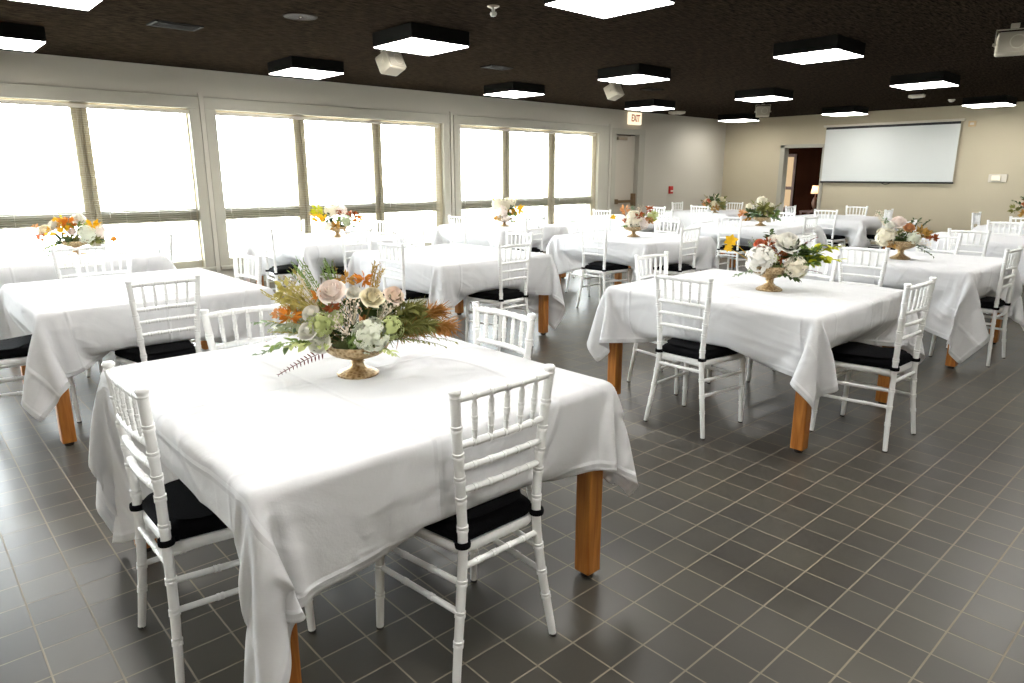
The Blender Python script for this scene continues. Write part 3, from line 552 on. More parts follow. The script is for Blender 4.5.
# centerpieces: local x, depth y, height z, size, colour (metres)
ARR={
'T1':(1.21,2.17,-0.509,[('rose',-0.075,-0.060,0.324,0.043,'blush'),
 ('rose',0.063,-0.075,0.300,0.036,'cream'),
 ('rose',0.143,-0.030,0.296,0.033,'peach'),
 ('rose',0.000,-0.040,0.312,0.024,'white'),
 ('rose',-0.151,-0.060,0.250,0.026,'white'),
 ('rose',-0.164,-0.080,0.191,0.030,'white'),
 ('rose',-0.127,-0.070,0.143,0.034,'white'),
 ('hydrangea',0.049,-0.090,0.163,0.062,'palegreen'),
 ('hydrangea',0.123,-0.060,0.179,0.044,'lime'),
 ('hydrangea',-0.123,-0.060,0.203,0.045,'lime'),
 ('hydrangea',-0.002,-0.100,0.147,0.030,'green'),
 ('hydrangea',-0.071,-0.050,0.219,0.035,'lime'),
 ('leafclump',0.038,-0.020,0.349,0.030,'orange'),
 ('leafclump',-0.119,-0.040,0.296,0.028,'orange'),
 ('leafclump',-0.075,-0.075,0.268,0.030,'rust'),
 ('leafclump',-0.022,0.000,0.349,0.030,'ochre'),
 ('leafclump',-0.220,-0.030,0.232,0.036,'orange'),
 ('leafclump',-0.260,-0.020,0.240,0.026,'peachy'),
 ('filler',-0.046,-0.110,0.211,0.055,'whitefill'),
 ('filler',-0.192,0.000,0.341,0.060,'whitefill'),
 ('filler',0.123,-0.060,0.268,0.040,'whitefill'),
 ('filler',-0.014,-0.070,0.268,0.050,'whitefill'),
 ('spray',-0.273,0.020,0.276,0.045,'olivegold'),
 ('spray',-0.232,0.060,0.357,0.045,'olivegold'),
 ('spray',-0.184,0.040,0.389,0.030,'green'),
 ('spray',-0.256,0.000,0.219,0.045,'olivegold'),
 ('spray',-0.200,-0.030,0.308,0.035,'olivegold'),
 ('leafspray',-0.333,-0.050,0.106,0.030,'sage'),
 ('leafspray',-0.345,0.000,0.211,0.026,'sage'),
 ('leafspray',-0.289,-0.080,0.139,0.030,'green'),
 ('leafspray',-0.224,-0.100,0.139,0.034,'lime'),
 ('fern',-0.264,-0.140,0.054,0.022,'burgundy'),
 ('leafspray',-0.067,0.080,0.413,0.012,'gold'),
 ('spray',0.091,0.040,0.385,0.020,'gold'),
 ('spray',-0.087,0.060,0.397,0.020,'green'),
 ('plume',0.333,-0.020,0.171,0.050,'bronze'),
 ('plume',0.301,0.030,0.219,0.050,'bronze'),
 ('plume',0.253,-0.050,0.187,0.045,'olive'),
 ('plume',0.220,0.000,0.244,0.040,'olive'),
 ('leafspray',0.317,-0.050,0.098,0.014,'olive'),
 ('leafspray',0.358,-0.020,0.106,0.014,'olive'),
 ('leafspray',0.244,-0.090,0.123,0.014,'olive'),
 ('leafspray',0.131,-0.120,0.094,0.024,'lime'),
 ('leafclump',-0.192,0.020,0.276,0.050,'olivegold'),
 ('leafclump',-0.232,0.040,0.308,0.045,'olivegold'),
 ('leafclump',-0.200,0.000,0.211,0.050,'sagelight'),
 ('leafclump',0.172,0.000,0.236,0.055,'olive'),
 ('plume',0.293,0.050,0.219,0.045,'bronze'),
 ('leafclump',0.220,0.000,0.195,0.045,'olive'),
 ('leafspray',-0.297,0.020,0.179,0.030,'sagelight'),
 ('leafclump',0.107,-0.020,0.252,0.040,'sage'),
 ('leafclump',-0.046,0.000,0.179,0.060,'darkgreen'),
 ('leafclump',0.091,0.020,0.219,0.070,'darkgreen'),
 ('leafclump',-0.127,0.030,0.219,0.060,'olive'),
 ('leafclump',0.010,0.030,0.252,0.060,'darkgreen')]),
'T3':(1.29,7.38,-0.173,[('leafclump',-0.035,-0.040,0.280,0.070,'orange'),
 ('leafclump',-0.100,0.000,0.297,0.060,'yellow'),
 ('leafclump',-0.182,-0.060,0.207,0.060,'yellow'),
 ('leafclump',-0.068,-0.080,0.215,0.060,'yellow'),
 ('rose',0.054,0.020,0.321,0.055,'white'),
 ('rose',-0.141,0.000,0.272,0.050,'white'),
 ('rose',-0.223,-0.030,0.232,0.050,'ivory'),
 ('hydrangea',0.095,-0.070,0.175,0.080,'palegreen'),
 ('rose',-0.011,-0.110,0.215,0.030,'blush'),
 ('leafclump',0.160,0.000,0.256,0.060,'yellow'),
 ('hydrangea',0.209,-0.030,0.199,0.055,'blush'),
 ('leafclump',-0.255,-0.030,0.166,0.045,'coral'),
 ('leafclump',-0.288,0.030,0.256,0.030,'peachy'),
 ('bigleaf',0.310,-0.030,0.126,0.060,'orange'),
 ('leafspray',0.249,-0.050,0.109,0.040,'darkgreen'),
 ('leafclump',-0.092,-0.100,0.134,0.070,'darkgreen'),
 ('leafclump',0.144,-0.060,0.126,0.060,'olive'),
 ('leafclump',-0.019,-0.080,0.142,0.060,'olive'),
 ('leafspray',-0.247,-0.060,0.061,0.030,'green'),
 ('leafspray',-0.320,-0.030,0.109,0.020,'green'),
 ('leafspray',0.217,0.020,0.272,0.030,'yellow'),
 ('leafspray',-0.092,0.030,0.370,0.030,'yellowgreen'),
 ('leafspray',0.290,-0.060,0.061,0.020,'green'),
 ('filler',-0.223,-0.100,0.012,0.050,'sage'),
 ('leafclump',0.030,0.030,0.232,0.090,'green')]),
'T4':(3.93,7.35,-0.488,[('hydrangea',-0.053,-0.030,0.309,0.075,'ivory'),
 ('hydrangea',0.059,-0.020,0.305,0.060,'blush'),
 ('hydrangea',0.110,-0.080,0.193,0.065,'sagelight'),
 ('hydrangea',-0.105,-0.080,0.124,0.060,'ivory'),
 ('leafclump',-0.200,-0.060,0.210,0.080,'yellow'),
 ('leafclump',-0.217,-0.020,0.305,0.070,'yellowgreen'),
 ('leafclump',0.179,-0.030,0.244,0.070,'rust'),
 ('leafclump',0.240,-0.020,0.201,0.060,'orange'),
 ('leafclump',-0.019,-0.090,0.132,0.060,'ochre'),
 ('leafclump',0.033,-0.060,0.288,0.040,'rust'),
 ('leafspray',0.214,-0.040,0.124,0.050,'darkgreen'),
 ('leafspray',-0.165,-0.070,0.098,0.030,'olive'),
 ('leafspray',-0.286,0.000,0.262,0.050,'peachy'),
 ('leafclump',-0.105,0.000,0.210,0.080,'darkgreen'),
 ('leafspray',0.128,-0.100,0.038,0.030,'ochre'),
 ('leafspray',0.283,-0.080,0.012,0.020,'green'),
 ('leafclump',0.059,0.020,0.176,0.080,'green'),
 ('filler',-0.002,0.020,0.374,0.050,'blush')]),
'T9':(6.50,7.30,-0.724,[('hydrangea',-0.087,-0.020,0.304,0.090,'ivory'),
 ('hydrangea',0.052,0.000,0.304,0.090,'ivory'),
 ('hydrangea',-0.041,-0.080,0.211,0.080,'blush'),
 ('hydrangea',0.015,-0.090,0.119,0.060,'blush'),
 ('leafclump',0.181,-0.030,0.221,0.090,'yellow'),
 ('leafclump',0.116,-0.060,0.165,0.070,'green'),
 ('leafclump',0.089,-0.050,0.202,0.060,'ochre'),
 ('leafspray',-0.160,0.030,0.387,0.050,'yellowgreen'),
 ('leafspray',0.236,0.000,0.193,0.050,'yellow'),
 ('leafclump',0.107,-0.060,0.262,0.040,'darkgreen'),
 ('leafspray',0.162,0.030,0.359,0.050,'palegreen'),
 ('leafclump',-0.096,-0.070,0.119,0.060,'ochre'),
 ('leafspray',-0.179,-0.040,0.128,0.030,'olive'),
 ('leafclump',0.125,-0.040,0.082,0.040,'olive')]),
'T6':(6.52,5.04,-0.913,[('hydrangea',-0.005,-0.060,0.202,0.100,'ivory'),
 ('hydrangea',0.100,-0.050,0.162,0.070,'blush'),
 ('leafclump',0.048,-0.130,0.246,0.055,'rust'),
 ('leafclump',-0.109,-0.020,0.307,0.060,'peachy'),
 ('leafclump',0.172,-0.010,0.315,0.055,'rust'),
 ('leafclump',0.180,-0.050,0.186,0.060,'peachy'),
 ('hydrangea',0.212,0.000,0.242,0.060,'lime'),
 ('leafspray',0.253,0.020,0.275,0.040,'yellowgreen'),
 ('bigleaf',-0.242,0.000,0.226,0.060,'yellow'),
 ('leafspray',-0.158,0.030,0.299,0.030,'rust'),
 ('leafclump',-0.093,-0.080,0.186,0.040,'rust'),
 ('leafspray',-0.125,-0.080,0.122,0.030,'green'),
 ('leafspray',0.253,-0.030,0.202,0.040,'yellowgreen'),
 ('filler',0.068,0.000,0.315,0.060,'whitefill'),
 ('leafclump',0.076,0.020,0.194,0.080,'olive'),
 ('leafspray',-0.029,0.030,0.347,0.030,'sage')]),
'T7':(4.10,2.08,-1.105,[('rose',0.087,-0.030,0.310,0.078,'white'),
 ('rose',-0.079,-0.030,0.296,0.035,'coral'),
 ('hydrangea',-0.063,-0.070,0.198,0.092,'white'),
 ('hydrangea',0.145,-0.070,0.156,0.070,'ivory'),
 ('rose',-0.000,0.000,0.322,0.040,'white'),
 ('hydrangea',0.016,-0.060,0.206,0.035,'lime'),
 ('leafclump',-0.025,-0.020,0.281,0.050,'rust'),
 ('leafclump',0.049,-0.030,0.223,0.060,'rust'),
 ('leafclump',0.066,-0.060,0.123,0.050,'green'),
 ('leafspray',0.315,-0.020,0.223,0.070,'yellowgreen'),
 ('leafspray',0.373,0.020,0.206,0.060,'yellowgreen'),
 ('leafspray',0.290,0.030,0.289,0.060,'yellowgreen'),
 ('leafspray',0.390,0.030,0.289,0.040,'yellowgreen'),
 ('leafspray',0.249,-0.050,0.189,0.060,'green'),
 ('leafspray',-0.025,0.030,0.360,0.040,'darkgreen'),
 ('leafspray',0.157,-0.080,0.090,0.040,'darkgreen'),
 ('leafspray',0.240,0.060,0.331,0.020,'burgundy'),
 ('leafclump',0.141,-0.020,0.239,0.080,'darkgreen'),
 ('leafclump',0.224,0.000,0.231,0.070,'green'),
 ('leafspray',-0.220,-0.050,0.082,0.020,'sage'),
 ('bigleaf',-0.254,0.020,0.301,0.075,'yellow'),
 ('bigleaf',-0.266,0.000,0.256,0.050,'yellow'),
 ('leafspray',0.290,-0.050,0.131,0.014,'burgundy'),
 ('filler',0.107,-0.120,0.173,0.050,'whitefill'),
 ('filler',-0.117,0.000,0.297,0.040,'sage')]),
'T8':(6.50,2.13,-1.254,[('hydrangea',-0.124,-0.060,0.185,0.075,'ivory'),
 ('rose',-0.050,-0.010,0.317,0.065,'blush'),
 ('rose',0.041,-0.040,0.276,0.045,'peachy'),
 ('rose',-0.100,-0.030,0.284,0.050,'white'),
 ('hydrangea',0.082,-0.070,0.185,0.050,'palegreen'),
 ('leafclump',-0.009,-0.090,0.193,0.050,'darkgreen'),
 ('leafclump',-0.075,-0.100,0.119,0.045,'ochre'),
 ('leafclump',0.132,-0.020,0.243,0.050,'ochre'),
 ('leafclump',0.223,-0.020,0.185,0.045,'rust'),
 ('leafclump',0.149,0.000,0.210,0.060,'ochre'),
 ('leafspray',0.116,0.030,0.350,0.030,'darkgreen'),
 ('leafspray',0.182,0.020,0.334,0.028,'darkgreen'),
 ('leafspray',0.231,0.000,0.243,0.028,'olive'),
 ('leafspray',0.066,0.040,0.342,0.025,'darkgreen'),
 ('leafspray',-0.216,0.030,0.392,0.025,'sage'),
 ('leafspray',-0.141,0.030,0.334,0.030,'sage'),
 ('leafspray',0.248,-0.050,0.028,0.020,'darkgreen'),
 ('leafspray',0.215,-0.070,0.102,0.025,'darkgreen'),
 ('leafspray',-0.249,-0.030,0.152,0.030,'darkgreen'),
 ('filler',-0.207,0.030,0.375,0.040,'whitefill'),
 ('filler',0.190,-0.050,0.152,0.050,'whitefill'),
 ('leafclump',-0.000,0.030,0.251,0.070,'olive')]),
'T11':(9.30,4.93,-1.082,[('hydrangea',-0.010,0.000,0.330,0.100,'ivory'),
 ('hydrangea',-0.178,-0.020,0.267,0.060,'ivory'),
 ('hydrangea',0.115,-0.020,0.274,0.060,'ivory'),
 ('leafclump',0.018,-0.070,0.254,0.100,'olive'),
 ('leafclump',-0.136,-0.040,0.170,0.090,'darkgreen'),
 ('leafclump',-0.247,-0.020,0.156,0.070,'peachy'),
 ('leafclump',-0.066,-0.080,0.156,0.080,'sage'),
 ('leafclump',0.073,-0.060,0.198,0.100,'olive'),
 ('leafspray',0.227,0.000,0.226,0.060,'sage'),
 ('leafspray',0.241,-0.030,0.100,0.060,'sage'),
 ('leafspray',-0.150,0.030,0.351,0.030,'olive'),
 ('leafclump',0.171,-0.030,0.156,0.080,'green'),
 ('leafspray',-0.261,-0.030,0.058,0.050,'ochre'),
 ('leafspray',0.268,0.030,0.323,0.030,'olive')]),
'T13':(11.70,7.15,-1.021,[('rose',-0.025,-0.080,0.162,0.090,'ivory'),
 ('rose',-0.156,-0.020,0.222,0.070,'cream'),
 ('rose',0.118,0.000,0.255,0.070,'cream'),
 ('hydrangea',0.030,0.020,0.310,0.050,'ivory'),
 ('leafclump',-0.014,0.000,0.255,0.120,'darkgreen'),
 ('leafclump',-0.123,-0.030,0.146,0.100,'olive'),
 ('leafclump',0.085,-0.030,0.146,0.100,'olive'),
 ('leafclump',-0.003,-0.080,0.091,0.090,'ochre'),
 ('leafclump',-0.156,-0.020,0.167,0.080,'peachy'),
 ('leafspray',-0.299,0.000,0.124,0.060,'sage'),
 ('leafspray',-0.255,0.030,0.233,0.050,'olive'),
 ('leafspray',0.249,0.030,0.211,0.040,'olive'),
 ('leafspray',0.172,0.000,0.124,0.060,'sage'),
 ('leafspray',-0.211,0.030,0.332,0.030,'olive'),
 ('leafspray',0.183,0.030,0.299,0.050,'olive'),
 ('rose',-0.134,-0.050,0.233,0.050,'coral')]),
'T14':(11.95,2.20,-1.401,[('leafclump',-0.140,0.000,0.315,0.100,'rust'),
 ('leafclump',-0.298,0.000,0.228,0.080,'olive'),
 ('leafclump',0.000,0.000,0.298,0.090,'darkgreen'),
 ('hydrangea',0.175,0.000,0.333,0.080,'ivory'),
 ('leafspray',-0.333,0.020,0.350,0.040,'darkgreen'),
 ('leafspray',-0.245,0.020,0.403,0.040,'darkgreen'),
 ('leafspray',0.088,0.020,0.455,0.040,'olive'),
 ('leafclump',-0.175,-0.030,0.175,0.070,'ochre'),
 ('hydrangea',0.035,-0.040,0.210,0.060,'ivory')]),
}

# ------------------------------------------------------------------ spindle-back chair
def bamboo(b, pts, r, rings, n=12, taper=None):
    """tube along pts with turned double rings at the given fractions of its length"""
    pts = [Vector(p) for p in pts]; L = [0]
    for a, c in zip(pts[:-1], pts[1:]): L.append(L[-1] + (c - a).length)
    T = L[-1]
    def at(t):
        t *= T
        for i in range(len(L) - 1):
            if t <= L[i + 1] + 1e-9: return pts[i].lerp(pts[i + 1], (t - L[i]) / max(1e-9, L[i + 1] - L[i]))
        return pts[-1]
    st = [(k / 14., 1.) for k in range(15)]
    for q in rings:
        h = .0032 / T
        st = [s for s in st if abs(s[0] - q) > 4.2 * h]
        st += [(q - 3.4 * h, 1.0), (q - 3 * h, 1.16), (q - .9 * h, 1.16), (q, 1.02), (q + .9 * h, 1.16), (q + 3 * h, 1.16), (q + 3.4 * h, 1.0)]
    st = sorted(s for s in st if 0 <= s[0] <= 1)
    b.tube([at(t) for t, _ in st], [r * k * (taper(t) if taper else 1) for t, k in st], n)

def smooth_path(pts, n=14):
    P = [Vector(p) for p in pts]; out = []
    P = [P[0] * 2 - P[1]] + P + [P[-1] * 2 - P[-2]]
    for i in range(1, len(P) - 2):
        for k in range(n):
            t = k / n; a, b_, c, d = P[i - 1], P[i], P[i + 1], P[i + 2]
            out.append(.5 * ((2 * b_) + (c - a) * t + (2 * a - 5 * b_ + 4 * c - d) * t * t + (3 * b_ - a - 3 * c + d) * t ** 3))
    out.append(P[-2]); return out

def seat_outline(k, off=0):
    """rounded trapezoid, front wide"""
    pts = []
    cor = [(-.150 - off, -.185 - off), (.150 + off, -.185 - off), (.198 + off, .185 + off), (-.198 - off, .185 + off)]
    R = .045 + off
    cen = [(c[0] - math.copysign(R, c[0]), c[1] - math.copysign(R, c[1])) for c in cor]
    for q, (cx, cy) in enumerate(cen):
        a0 = PI + q * PI / 2
        for i in range(k + 1):
            a = a0 + (PI / 2) * i / k; pts.append((cx + R * math.cos(a), cy + R * math.sin(a)))
    return pts

def make_chair():
    t = empty('spindle_back_chair')
    def layered(rows):  # rows of (offset, z)
        b = MB(); n = None
        for off, z in rows:
            o = seat_outline(6, off); n = len(o); b.v += [(x, y, z) for x, y in o]
        for j in range(len(rows) - 1):
            for i in range(n):
                i2 = (i + 1) % n; b.f.append((j * n + i, j * n + i2, (j + 1) * n + i2, (j + 1) * n + i))
        b.f.append(tuple(range(n))[::-1]); b.f.append(tuple((len(rows) - 1) * n + i for i in range(n)))
        return b
    layered([(-.012, .412), (.004, .414), (.010, .421), (.010, .438), (.004, .446), (-.01, .447)]).build('seat', WHITE, t)
    b = layered([(-.02, .448), (.002, .450), (.010, .461), (.009, .477), (-.004, .490), (-.04, .498), (-.1, .502), (-.15, .503)])
    cu = b.build('cushion', BLACK, t)
    for s in (-1, 1):
        b = MB(); n = 14
        for (z0, z1, r) in ((.449, .468, .0225),): b.lathe([(r - .004, z0), (r, z0), (r + .0015, (z0 + z1) / 2), (r, z1), (r - .004, z1)], 16, (s * .1465, -.199, 0))
        b.box(s * .143 - .012, s * .143 + .012, -.192, -.165, .452, .468)
        b.build('strap', BLACK, cu)
    for s in (-1, 1):
        path = smooth_path([(s * .202, -.226, 0), (s * .188, -.217, .10), (s * .164, -.205, .26), (s * .146, -.199, .44), (s * .152, -.201, .62), (s * .168, -.210, .80), (s * .1775, -.217, .905)])
        b = MB(); bamboo(b, path, .0148, (.17, .27, .375, .56, .66, .73, .81, .90), taper=lambda q: .84 + .16 * min(1, q * 3.2))
        top = Vector((s * .1775, -.217, .905)); b.lathe([(.0145, -.004), (.0168, .001), (.0148, .004), (.0152, .009), (.0180, .013), (.0180, .019), (.014, .024), (0, .0255)], 14, top)
        lg = b.build('leg', WHITE, t); b = MB(); b.lathe([(0, 0), (.0125, 0), (.0135, .002), (.0135, .008), (0, .008)], 12, (s * .202, -.226, 0)); b.build('glide', RUBBER, lg)
    for s in (-1, 1):
        b = MB(); bamboo(b, [(s * .203, .188, 0), (s * .193, .172, .42)], .0150, (.30, .55, .80), taper=lambda q: .82 + .18 * min(1, q * 2))
        lg = b.build('leg', WHITE, t); b = MB(); b.lathe([(0, 0), (.0125, 0), (.0135, .002), (.0135, .008), (0, .008)], 12, (s * .203, .188, 0)); b.build('glide', RUBBER, lg)
    def interp(z, T):
        for (z0, a0), (z1, a1) in zip(T[:-1], T[1:]):
            if z <= z1: return a0 + (a1 - a0) * (z - z0) / (z1 - z0)
        return T[-1][1]
    def ry(z): return interp(z, [(.2, -.207), (.26, -.205), (.44, -.199), (.62, -.201), (.80, -.210), (.905, -.217)])
    def rx(z): return interp(z, [(.2, .173), (.26, .164), (.36, .152), (.44, .146), (.54, .1475), (.62, .152), (.71, .160), (.80, .168), (.905, .1775)])
    def rail(name, z, r, rings, bow=.012):
        y = ry(z); w = rx(z); pts = [(x, y - bow * (1 - (x / w) ** 2), z + .004 * (1 - (x / w) ** 2)) for x in [(-w + 2 * w * k / 10) for k in range(11)]]
        b = MB(); bamboo(b, pts, r, rings, 10); b.build(name, WHITE, t)
    sp = [(-2, .17), (-1, .335), (0, .5), (1, .665), (2, .83)]
    rail('top_rail', .900, .0115, [q for _, q in sp])
    rail('back_rail', .762, .0110, [q for _, q in sp])
    rail('back_rail', .692, .0100, [q for _, q in sp])
    rail('back_rail', .622, .0100, [q for _, q in sp])
    for k, q in sp:
        x1 = rx(.9) * (2 * q - 1); x0 = rx(.762) * (2 * q - 1)
        bw = .012 * (1 - (2 * q - 1) ** 2)
        b = MB(); bamboo(b, [(x0, ry(.762) - bw, .766), (x1, ry(.90) - bw, .898)], .0072, (.2, .5, .8), 8, taper=lambda u: .8 + .4 * math.sin(PI * u)); b.build('spindle', WHITE, t)
    for s in (-1, 1):
        for z in (.335, .245):
            b = MB(); bamboo(b, [(s * rx(z), ry(z), z), (s * .196, .178, z - .012)], .0095, (.33, .66), 10); b.build('stretcher', WHITE, t)
    b = MB(); bamboo(b, [(-rx(.385), ry(.385), .385), (rx(.385), ry(.385), .385)], .0095, (.2, .4, .6, .8), 10); b.build('stretcher', WHITE, t)
    b = MB(); bamboo(b, [(-.196, .179, .30), (.196, .179, .30)], .0095, (.25, .5, .75), 10); b.build('stretcher', WHITE, t)
    return t

ROW = {'R': 'row at the right', 'M': 'middle row', 'W': 'window row'}
NTH = ['nearest', 'second', 'third', 'fourth', 'fifth']
TB = {  # key: centre, half size, cloth overhang (x-, y-), cloth turn, row, rank, flowers
 'T1': ((1.18, 2.185), (.65, .715), (.61, .30, .34, .33), .015, 'R', 0, 1), 'T7': ((4.12, 2.185), (.65, .705), (.34, .36, .40, .36), .03, 'R', 1, 1), 'T8': ((6.62, 2.16), (.64, .71), (.50, .45, .42, .36), -.02, 'R', 2, 1),
 'T10': ((9.42, 2.17), (.65, .705), (.42, .42, .40, .36), .02, 'R', 3, 0), 'T14': ((12.2, 2.17), (.65, .705), (.42, .42, .36, .36), 0, 'R', 4, 1),
 'T2': ((1.17, 4.98), (.64, .69), (.42, .34, .38, .34), .02, 'M', 0, 0), 'T5': ((3.9, 5.13), (.64, .70), (.36, .35, .58, .36), -.02, 'M', 1, 0), 'T6': ((6.56, 5.1), (.64, .70), (.42, .40, .45, .36), .03, 'M', 2, 1),
 'T11': ((9.44, 5.1), (.65, .70), (.45, .42, .40, .36), 0, 'M', 3, 1), 'T12': ((12.22, 5.1), (.65, .70), (.42, .42, .40, .36), -.02, 'M', 4, 0),
 'T3': ((1.22, 7.38), (.65, .70), (.42, .40, .42, .36), 0, 'W', 0, 1), 'T4': ((3.83, 7.38), (.65, .70), (.42, .40, .40, .36), .03, 'W', 1, 1), 'T9': ((6.65, 7.5), (.65, .70), (.42, .42, .40, .36), -.02, 'W', 2, 1),
 'T15': ((9.42, 7.5), (.65, .70), (.45, .42, .40, .36), 0, 'W', 3, 0), 'T13': ((12.2, 7.5), (.65, .70), (.42, .42, .40, .36), .02, 'W', 4, 1)}
SIDE = {'X-': (-PI / 2, 'near side'), 'X+': (PI / 2, 'far side'), 'Y-': (0, 'right side'), 'Y+': (PI, 'window side')}
CH = [  # table, side, back centre x, y, small turn
 ('T1', 'X-', .44, 2.12, .0), ('T1', 'Y-', 1.225, 1.375, .0), ('T1', 'X+', 1.895, 2.14, 0), ('T1', 'Y+', 1.12, 2.94, -.06),
 ('T2', 'Y-', 1.10, 4.05, .02), ('T2', 'X-', .30, 4.92, 0), ('T2', 'Y+', 1.17, 5.78, .03), ('T2', 'X+', 1.89, 4.88, .1),
 ('T3', 'Y-', 1.13, 6.36, .06), ('T3', 'X+', 2.0, 7.18, .05),
 ('T4', 'X-', 3.0, 7.15, -.12), ('T4', 'Y+', 3.75, 8.2, .05), ('T4', 'Y-', 3.66, 6.43, .05), ('T4', 'X+', 4.6, 7.45, .05),
 ('T5', 'X-', 3.13, 4.95, .0), ('T5', 'Y+', 3.97, 5.93, -.05), ('T5', 'Y-', 3.87, 4.21, .03), ('T5', 'X+', 4.67, 5.02, 0),
 ('T6', 'X-', 5.73, 4.97, .03), ('T6', 'Y-', 6.47, 4.23, .05), ('T6', 'Y+', 6.58, 5.95, -.05), ('T6', 'X+', 7.36, 5.16, 0),
 ('T9', 'Y-', 6.45, 6.62, .05), ('T9', 'X-', 5.88, 7.58, 0), ('T9', 'X+', 7.42, 7.62, .04), ('T9', 'X+b', 7.40, 6.98, -.04),
 ('T7', 'X-', 3.30, 2.19, .0), ('T7', 'Y+', 4.07, 2.97, 0), ('T7', 'Y-', 4.07, 1.215, -.03), ('T7', 'X+', 4.93, 2.2, .04),
 ('T8', 'X-', 5.70, 2.14, 0), ('T8', 'Y-', 6.49, 1.32, -.03), ('T8', 'X+', 7.43, 2.12, 0), ('T8', 'Y+', 6.52, 2.97, .02),
 ('T10', 'X-', 8.3, 2.1, .03), ('T10', 'X+', 10.15, 2.2, 0), ('T10', 'Y+', 9.35, 3.0, 0),
 ('T14', 'X-', 11.3, 2.22, 0), ('T14', 'Y+', 12.1, 3.0, 0),
 ('T11', 'X-', 8.6, 5.02, 0), ('T11', 'Y-', 9.32, 4.22, 0), ('T11', 'Y+', 9.4, 5.9, 0), ('T11', 'X+', 10.15, 5.03, 0),
 ('T12', 'X-', 11.32, 4.9, 0), ('T12', 'Y-', 12.1, 4.22, .05), ('T12', 'Y+', 12.2, 5.92, 0), ('T12', 'X+', 13.0, 5.08, 0),
 ('T15', 'X-', 8.66, 7.35, 0), ('T15', 'Y-', 9.35, 6.6, 0), ('T15', 'X+', 10.2, 7.4, 0),
 ('T13', 'X-', 11.1, 7.1, 0), ('T13', 'Y-', 12.2, 6.65, 0), ('T13', 'Y+', 12.15, 8.3, 0), ('T13', 'X+', 13.0, 7.5, 0)]
def tname(k): return '%s table of the %s' % (NTH[TB[k][5]], ROW[TB[k][4]])
chair0 = make_chair(); first = True; chairs_at = {k: [] for k in TB}
for tk, side, x, y, tw in CH:
    rz, words = SIDE[side[:2]]
    rz += tw
    fx, fy = -math.sin(rz), math.cos(rz)
    ox, oy = x + .217 * fx, y + .217 * fy
    c = chair0 if first else copy_tree(chair0); first = False
    c.location = (ox, oy, 0); c.rotation_euler = (0, 0, rz)
    if side == 'X+b': words = 'far side, right half,'
    elif tk == 'T9' and side == 'X+': words = 'far side, window half,'
    tag(c, 'white spindle-back chair, %s of the %s' % (words.rstrip(','), tname(tk)), 'chair', 'white chairs around the dining tables')
    chairs_at[tk].append((ox, oy, rz))

# ------------------------------------------------------------------ tables and simulated cloths
def make_table(hx, hy):
    t = empty('dining_table')
    b = MB(); R = .035; pl = []
    for q, (sx, sy) in enumerate(((-1, -1), (1, -1), (1, 1), (-1, 1))):
        for i in range(6):
            a = PI + q * PI / 2 + PI / 2 * i / 5; pl.append((sx * (hx - .006 - R) + R * math.cos(a), sy * (hy - .006 - R) + R * math.sin(a)))
    for off, z in ((-.004, .714), (0, .718), (0, .732), (-.003, .738), (-.010, .742)): b.v += [(x * (1 + off / hx), y * (1 + off / hy), z) for x, y in pl]
    n = len(pl)
    for j in range(4):
        for i in range(n): b.f.append((j * n + i, j * n + (i + 1) % n, (j + 1) * n + (i + 1) % n, (j + 1) * n + i))
    b.f += [tuple(range(n))[::-1], tuple(4 * n + i for i in range(n))]
    b.build('tabletop', WOOD, t)
    for s in (-1, 1):
        b = MB(); b.box(-hx + .09, hx - .09, s * (hy - .045) - .012, s * (hy - .045) + .012, .645, .718); b.build('apron', WOOD, t, smooth=False, bevel=.002, seg=1)
        b = MB(); b.box(s * (hx - .045) - .012, s * (hx - .045) + .012, -hy + .09, hy - .09, .645, .718); b.build('apron', WOOD, t, smooth=False, bevel=.002, seg=1)
    for sx in (-1, 1):
        for sy in (-1, 1):
            x, y = sx * (hx - .055), sy * (hy - .055); q = .035
            b = MB(); b.box(x - q, x + q, y - q, y + q, .02, .718); lg = b.build('leg', WOOD, t, smooth=False, bevel=.005)
            b = MB(); b.lathe([(0, 0), (.022, 0), (.024, .004), (.024, .021), (0, .021)], 16, (x, y, 0)); b.build('glide', RUBBER, lg)
    return t
for k, (c, h, ov, rot, row, rank, fl) in TB.items():
    t = make_table(*h); t.location = (c[0], c[1], 0)
    tag(t, 'wooden table with square honey-brown legs under white cloth, %s of the %s' % (NTH[rank], ROW[row]), 'table', 'dining tables')

def build_cloth(k, A):
    n = A.shape[0]; me = bpy.data.meshes.new('tablecloth')
    c = TB[k][0]; V = A.reshape(-1, 3).copy(); V[:, 0] -= c[0]; V[:, 1] -= c[1]
    F = [(i * n + j, (i + 1) * n + j, (i + 1) * n + j + 1, i * n + j + 1) for i in range(n - 1) for j in range(n - 1)]
    me.from_pydata(V.tolist(), [], F)
    uv = me.uv_layers.new(name='UVMap'); li = np.zeros(len(me.loops), np.int32); me.loops.foreach_get('vertex_index', li)
    off = .137 * (TB[k][5] + 1) * 0
    U = np.stack([(li // n) / (n - 1.) + off, (li % n) / (n - 1.)], 1).astype(np.float32); uv.data.foreach_set('uv', U.ravel())
    me.polygons.foreach_set('use_smooth', [True] * len(me.polygons)); me.materials.append(LINEN)
    o = bpy.data.objects.new('tablecloth', me); COL.objects.link(o); o.location = (c[0], c[1], 0)
    s = o.modifiers.new('Subdivision', 'SUBSURF'); s.levels = 1; s.render_levels = 1
    s = o.modifiers.new('Solidify', 'SOLIDIFY'); s.thickness = .0016; s.offset = 1
    e = ', under its flowers' if TB[k][6] else ', without flowers'
    tag(o, 'white tablecloth on the %s%s' % (tname(k), e), 'tablecloth', 'white tablecloths')
    o['fold'] = 1
